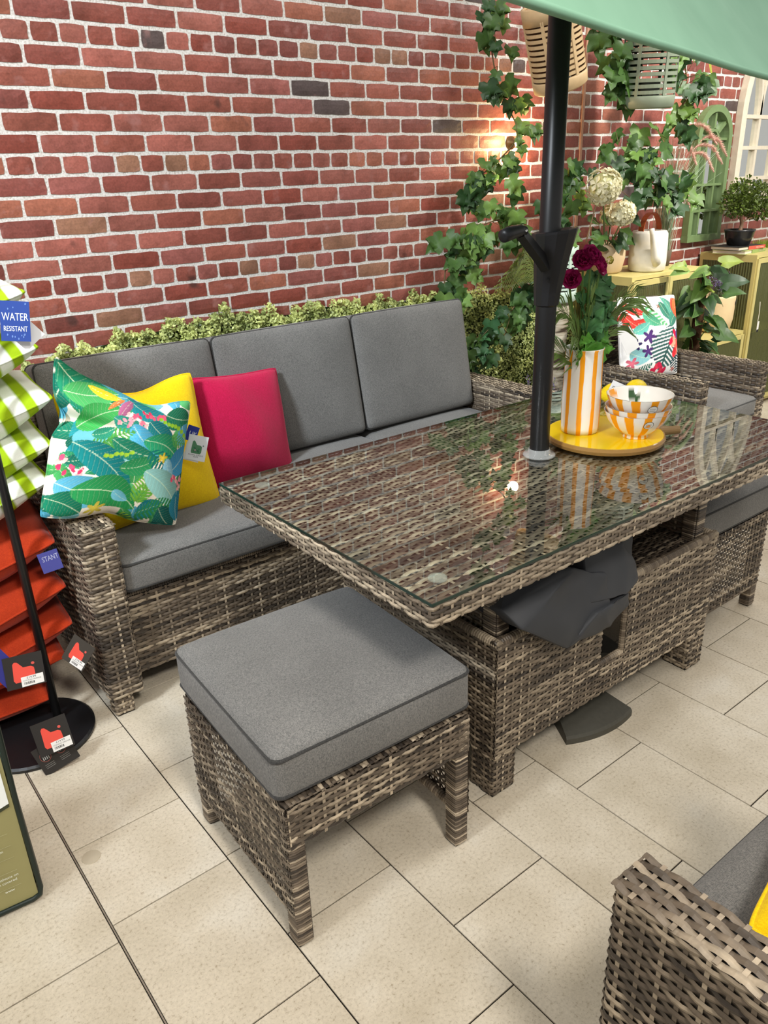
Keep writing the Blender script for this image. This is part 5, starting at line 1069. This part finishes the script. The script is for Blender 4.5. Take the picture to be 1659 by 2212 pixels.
MB().lathe([(.0001, .0015), (.016, .0015), (.0165, 0)], 20, col=lin(44, 44, 46)).build('round_sticker', M['card'], lp_, loc=(.045, -.102, .18), rot=(math.radians(90), 0, math.radians(22)))
lavender('lavender_plant', 'purple lavender just left of the parasol pole behind the sofa arm', (3.48, -.76, 0), [(.0001, 0), (.07, 0), (.09, .16), (.085, .16), (.0001, .14)], lin(110, 96, 80), 60, .42, .06, 5, .14, 'lavender behind the sofa arm')
lavender('lavender_plant', 'purple lavender between the parasol pole and the striped vase', (3.70, -.74, 0), [(.0001, 0), (.07, 0), (.09, .16), (.085, .16), (.0001, .14)], lin(110, 96, 80), 60, .44, .06, 6, .14, 'lavender behind the sofa arm')
# books and bonsai
for i, (z, w_, d_, h_, cs, cc, rz, lab, ttl) in enumerate(((.9965, .30, .21, .022, (150, 170, 100), (180, 190, 120), 6, 'green-backed book at the bottom under the bonsai', 'Lifts Containers'), (1.0195, .28, .20, .020, (206, 92, 74), (40, 40, 38), -3, 'red-spined book on top under the bonsai pot', 'Edible Gardening'))):
    b_ = thing('book', lab, 'book', (5.42-.02*i, -.66, z), math.radians(rz), 'books under the bonsai'); a, b = w_/2, d_/2
    mb = MB(); mb.box(-a+.004, a-.002, -b+.004, b-.004, .002, h_-.002, lin(226, 216, 196)); mb.build('pages', M['card'], b_)
    mb = MB(); mb.box(-a, a, -b, b, 0, .0022, lin(*cc)); mb.box(-a, a, -b, b, h_-.0022, h_, lin(*cc)); mb.build('cover_boards', M['card'], b_)
    mb = MB(); mb.box(-a+.1, a, -b-.002, -b, 0, h_, lin(*cs)); text_mesh(mb, ttl, (a-.02, -b-.0025, h_*.3), (1, 0, 0), (0, 0, 1), .012, lin(240, 220, 200), 'RIGHT'); mb.build('spine', M['card'], b_)
bo = thing('bonsai', 'small bonsai tree in a black pot standing on the two books', 'bonsai', (5.40, -.66, 1.040))
MB().lathe([(.0001, 0), (.060, 0), (.066, .004), (.082, .05), (.088, .078), (.092, .085), (.092, .094), (.084, .094), (.08, .08), (.0001, .078)], 36).build('pot', plain('black_glaze', lin(34, 34, 36), .25, .5), bo, smooth=True)
mb = MB(); mb.tube(catmull([(0, 0, .075), (.012, 0, .12), (-.01, 0, .17), (-.018, 0, .215), (-.06, -.01, .25)], 14), np.linspace(.014, .005, 14), 8, lin(120, 92, 70)); mb.tube(catmull([(-.012, 0, .18), (.03, 0, .22), (.08, 0, .25)], 8), np.linspace(.008, .003, 8), 6, lin(120, 92, 70)); mb.tube(catmull([(0, 0, .13), (.05, -.01, .15), (.11, -.02, .16)], 8), np.linspace(.006, .003, 8), 6, lin(120, 92, 70)); mb.build('trunk', M['paint'], bo, smooth=True)
br = np.random.default_rng(17)
for (cx_, cz_, rx, rz_) in ((-.13, .24, .10, .075), (-.02, .31, .13, .09), (.11, .28, .12, .085), (.16, .20, .09, .06), (-.02, .24, .11, .06), (.18, .27, .08, .07), (-.10, .29, .09, .07)):
    mb = MB()
    for k in range(420):
        d = br.normal(0, 1, 3); d /= np.linalg.norm(d); p_ = np.array((cx_, -.01, cz_))+d*np.array((rx, rx*.8, rz_))*br.uniform(.6, 1.0); u = d+br.normal(0, .5, 3); u /= np.linalg.norm(u); w3 = np.cross(u, br.normal(0, 1, 3)); w3 /= np.linalg.norm(w3); s = .017*br.uniform(.6, 1.3); mb.add([p_-w3*s*.3, p_+w3*s*.3, p_+u*s+w3*s*.25, p_+u*s-w3*s*.25], [(0, 1, 2, 3)], np.array(lin(84, 102, 40))*br.uniform(.5, 1.5))
    mb.build('foliage', M['leaf'], bo)
mb = MB()
for k in range(420): p_ = np.array((br.uniform(-.13, .13), br.uniform(-.06, .06), 0)); u = np.array((br.normal(0, .4), br.normal(-.2, .3), 1.)); s = br.uniform(.02, .06); w3 = np.array((.004, 0, 0)); mb.add([p_-w3, p_+w3, p_+u*s], [(0, 1, 2)], np.array(lin(150, 170, 60))*br.uniform(.6, 1.2))
o = mb.build('grass_tuft', M['leaf'], loc=(5.88, -.62, .997)); o['kind'] = 'stuff'; tag(o, 'patch of bright green grass on the tall cabinet at the right edge', 'grass')
# ---------------- arched mirrors
def arch_pts(w_, hs, r, n=18, pointed=False):
    if not pointed: return [(w_/2*math.cos(a_), hs+w_/2*math.sin(a_)) for a_ in np.linspace(0, PI, n)]
    R = w_*1.0; out = []
    a1 = math.acos((R-w_/2)/R)
    for a_ in np.linspace(0, a1, n//2): out.append((w_/2-R+R*math.cos(a_), hs+R*math.sin(a_)))
    return out+[(-x, z) for x, z in out[::-1][1:]]
def bar2(mb, pts, w_, d0, d1, y0):
    P = np.array([(x, 0, z) for x, z in pts]); T = np.gradient(P, axis=0); T /= np.linalg.norm(T, axis=1)[:, None]; Nn = np.stack([T[:, 2], 0*T[:, 0], -T[:, 0]], 1)
    A, B = P+Nn*w_/2, P-Nn*w_/2; f = np.array((0, y0-d1, 0)); b = np.array((0, y0-d0, 0)); mb.grid(np.stack([A+b, A+f, B+f, B+b, A+b], 0), flip=True)
    for e in (0, -1): mb.add([A[e]+b, A[e]+f, B[e]+f, B[e]+b], [(0, 1, 2, 3)])
def mirror(name, label, x, z0, w_, hs, col, pointed, fw, bars):
    t_ = thing(name, label, 'mirror', (x, YW-.004, z0), group='arched wall mirrors'); mat = plain(name+'_frame', col, .5, .4, var=.06)
    arc = arch_pts(w_, hs, 0, 22, pointed); outline = [(w_/2, 0)]+arc+[(-w_/2, 0)]
    V = [(px, -.008, pz) for px, pz in outline]; MB().add(V, [tuple(range(len(V)))[::-1]]).build('mirror_glass', M['mirror'], t_)
    mb = MB(); k = 1-fw/w_; bar2(mb, [(w_/2-fw/2, 0)]+[(px*k, hs+(pz-hs)*k if pz > hs else pz) for px, pz in arc]+[(-w_/2+fw/2, 0)], fw, 0, .042, 0); bar2(mb, [(-w_/2-.003, fw/2-.002), (w_/2+.003, fw/2-.002)], fw, 0, .046, 0); mb.build('frame', mat, t_)
    bars(t_, mat, w_, hs); return t_
def bars_round(t_, mat, w_, hs):
    for x in (-w_/6, w_/6): mb = MB(); bar2(mb, [(x, .02), (x, hs)], .016, 0, .028, 0); mb.build('glazing_bar', mat, t_)
    for z in (.02+hs*.27, hs*.56, hs): mb = MB(); bar2(mb, [(-w_/2+.03, z), (w_/2-.03, z)], .014, 0, .030, 0); mb.build('glazing_bar', mat, t_)
    for a_ in (PI/2, PI/2-.9, PI/2+.9): mb = MB(); bar2(mb, [(.055*math.cos(a_), hs+.055*math.sin(a_)), (w_/2*.9*math.cos(a_), hs+w_/2*.9*math.sin(a_))], .020, 0, .03, 0); mb.build('glazing_bar', mat, t_)
    mb = MB(); bar2(mb, [(.05*math.cos(a_), hs+.05*math.sin(a_)) for a_ in np.linspace(0, PI, 12)], .018, 0, .03, 0); mb.build('glazing_bar', mat, t_)
mirror('arched_mirror', 'green round-arched window mirror on the brick mural wall', 5.272, 1.07, .372, .585, lin(112, 134, 88), False, .038, bars_round)
def bars_goth(t_, mat, w_, hs):
    for x in (-w_/6, w_/6): mb = MB(); bar2(mb, [(x, .02), (x, hs)], .026, 0, .03, 0); mb.build('glazing_bar', mat, t_)
    for z in (hs*.33, hs*.66, hs*.985): mb = MB(); bar2(mb, [(-w_/2+.03, z), (w_/2-.03, z)], .022, 0, .032, 0); mb.build('glazing_bar', mat, t_)
    R = w_*1.0
    for x0, sg in ((-w_/6, 1), (w_/6, 1), (-w_/6, -1), (w_/6, -1)):
        P = []
        for a_ in np.linspace(0, 1.15, 16):
            px, pz = x0+sg*(R-R*math.cos(a_)), hs+R*math.sin(a_); 
            if math.hypot(abs(px)+R-w_/2, pz-hs) < R*.985: P.append((px, pz))
        if len(P) > 2: mb = MB(); bar2(mb, P, .022, 0, .03, 0); mb.build('glazing_bar', mat, t_)
mirror('arched_mirror', 'large cream gothic-arched window mirror at the right edge', 5.90, 1.24, .72, .55, lin(226, 214, 192), True, .055, bars_goth)
# ---------------- bouquet in the striped vase
bq = thing('artificial_bouquet', 'burgundy peonies and palm leaves standing in the striped vase', 'bouquet', (2.300, -1.945, TT+.15))
def peony(mb, c_, r, col, rng, facing):
    c_ = np.array(c_); f = np.array(facing, float); f /= np.linalg.norm(f); a1 = np.cross(f, (0, 0, 1.)); a1 /= np.linalg.norm(a1); a2 = np.cross(f, a1)
    for ring, (nr, rr, op) in enumerate(((6, 1.0, .95), (6, .85, .65), (5, .62, .4), (4, .4, .2))):
        for k in range(nr):
            a_ = k*2*PI/nr+ring*.5; rad = a1*math.cos(a_)+a2*math.sin(a_); tan = -a1*math.sin(a_)+a2*math.cos(a_); G = np.zeros((5, 5, 3))
            for i in range(5):
                for j in range(5):
                    u, v2 = i/4, (j-2)/2; out = rad*(math.sin(u*1.5)*rr*op*r)+f*((1-math.cos(u*1.6))*rr*r*(1.25-op)-.3*r)+tan*v2*r*.62*math.sin(PI*(u*.75+.12))-rad*(v2*v2)*r*.12*u; G[i, j] = c_+out+rng.normal(0, r*.012, 3)
            mb.grid(G, np.array(col)*rng.uniform(.75, 1.25))
pr = np.random.default_rng(31); BG = lin(186, 40, 112)
for (c_, r, fc) in (((-.045, -.01, .378), .034, (-.5, -.7, .5)), ((-.012, -.015, .390), .036, (-.1, -.8, .6)), ((.022, -.02, .362), .036, (.3, -.8, .4)), ((-.085, -.005, .330), .030, (-.8, -.5, .2))):
    mb = MB(); peony(mb, c_, r, BG, pr, fc); ph = mb.build('peony', M['leaf'], bq, smooth=True)
    if r == .036 and c_[0] > 0: mb = MB(); flower_ball(mb, (c_[0]+.008, c_[1]-.022, c_[2]+.010), .009, lin(190, 180, 60), 18, .006, pr); mb.build('stamens', M['leaf'], ph)
mb = MB()
for c_ in ((-.045, -.01, .35), (-.012, -.01, .36), (.022, -.015, .335), (-.085, 0, .305), (.0, 0, .30)): mb.tube(catmull([(c_[0]*.2, 0, -.02), (c_[0]*.5, 0, .15), c_], 10), .0032, 6, lin(92, 128, 60))
mb.build('stems', M['paint'], bq)
for k in range(12):
    z = random.uniform(.14, .32); a_ = random.uniform(0, 6.3); add_leaf(bq, (.02*math.cos(a_), .015*math.sin(a_), z), (math.cos(a_), -.35, random.uniform(-.1, .9)), (-.4, -.8, .5), random.uniform(.06, .085), 'ivy', tuple(np.array(lin(84, 132, 84))*random.uniform(.8, 1.2)))
for k in range(5): a_ = random.uniform(0, 6.3); add_leaf(bq, (.02*math.cos(a_), -.02, .10), (math.cos(a_)*.5, -.3, 1), (-.3, -.9, .2), .085, 'ivy', lin(96, 160, 60))
for k, (dx, dy, dz) in enumerate(((-.17, -.02, .22), (-.15, -.06, .13), (.16, -.03, .20), (.14, -.08, .24), (.17, -.02, .12), (-.10, -.08, .26), (.08, -.10, .22), (-.16, .03, .06), (.15, .04, .07))):
    mb = MB(); frond(mb, [(dx*.08, 0, .06), (dx*.45, dy*.5, .08+dz*.6), (dx*.9, dy, .10+dz*.72)], 15, .13, .009, lin(112, 138, 72), .035, .5); mb.build('palm_frond', M['leaf'], bq)
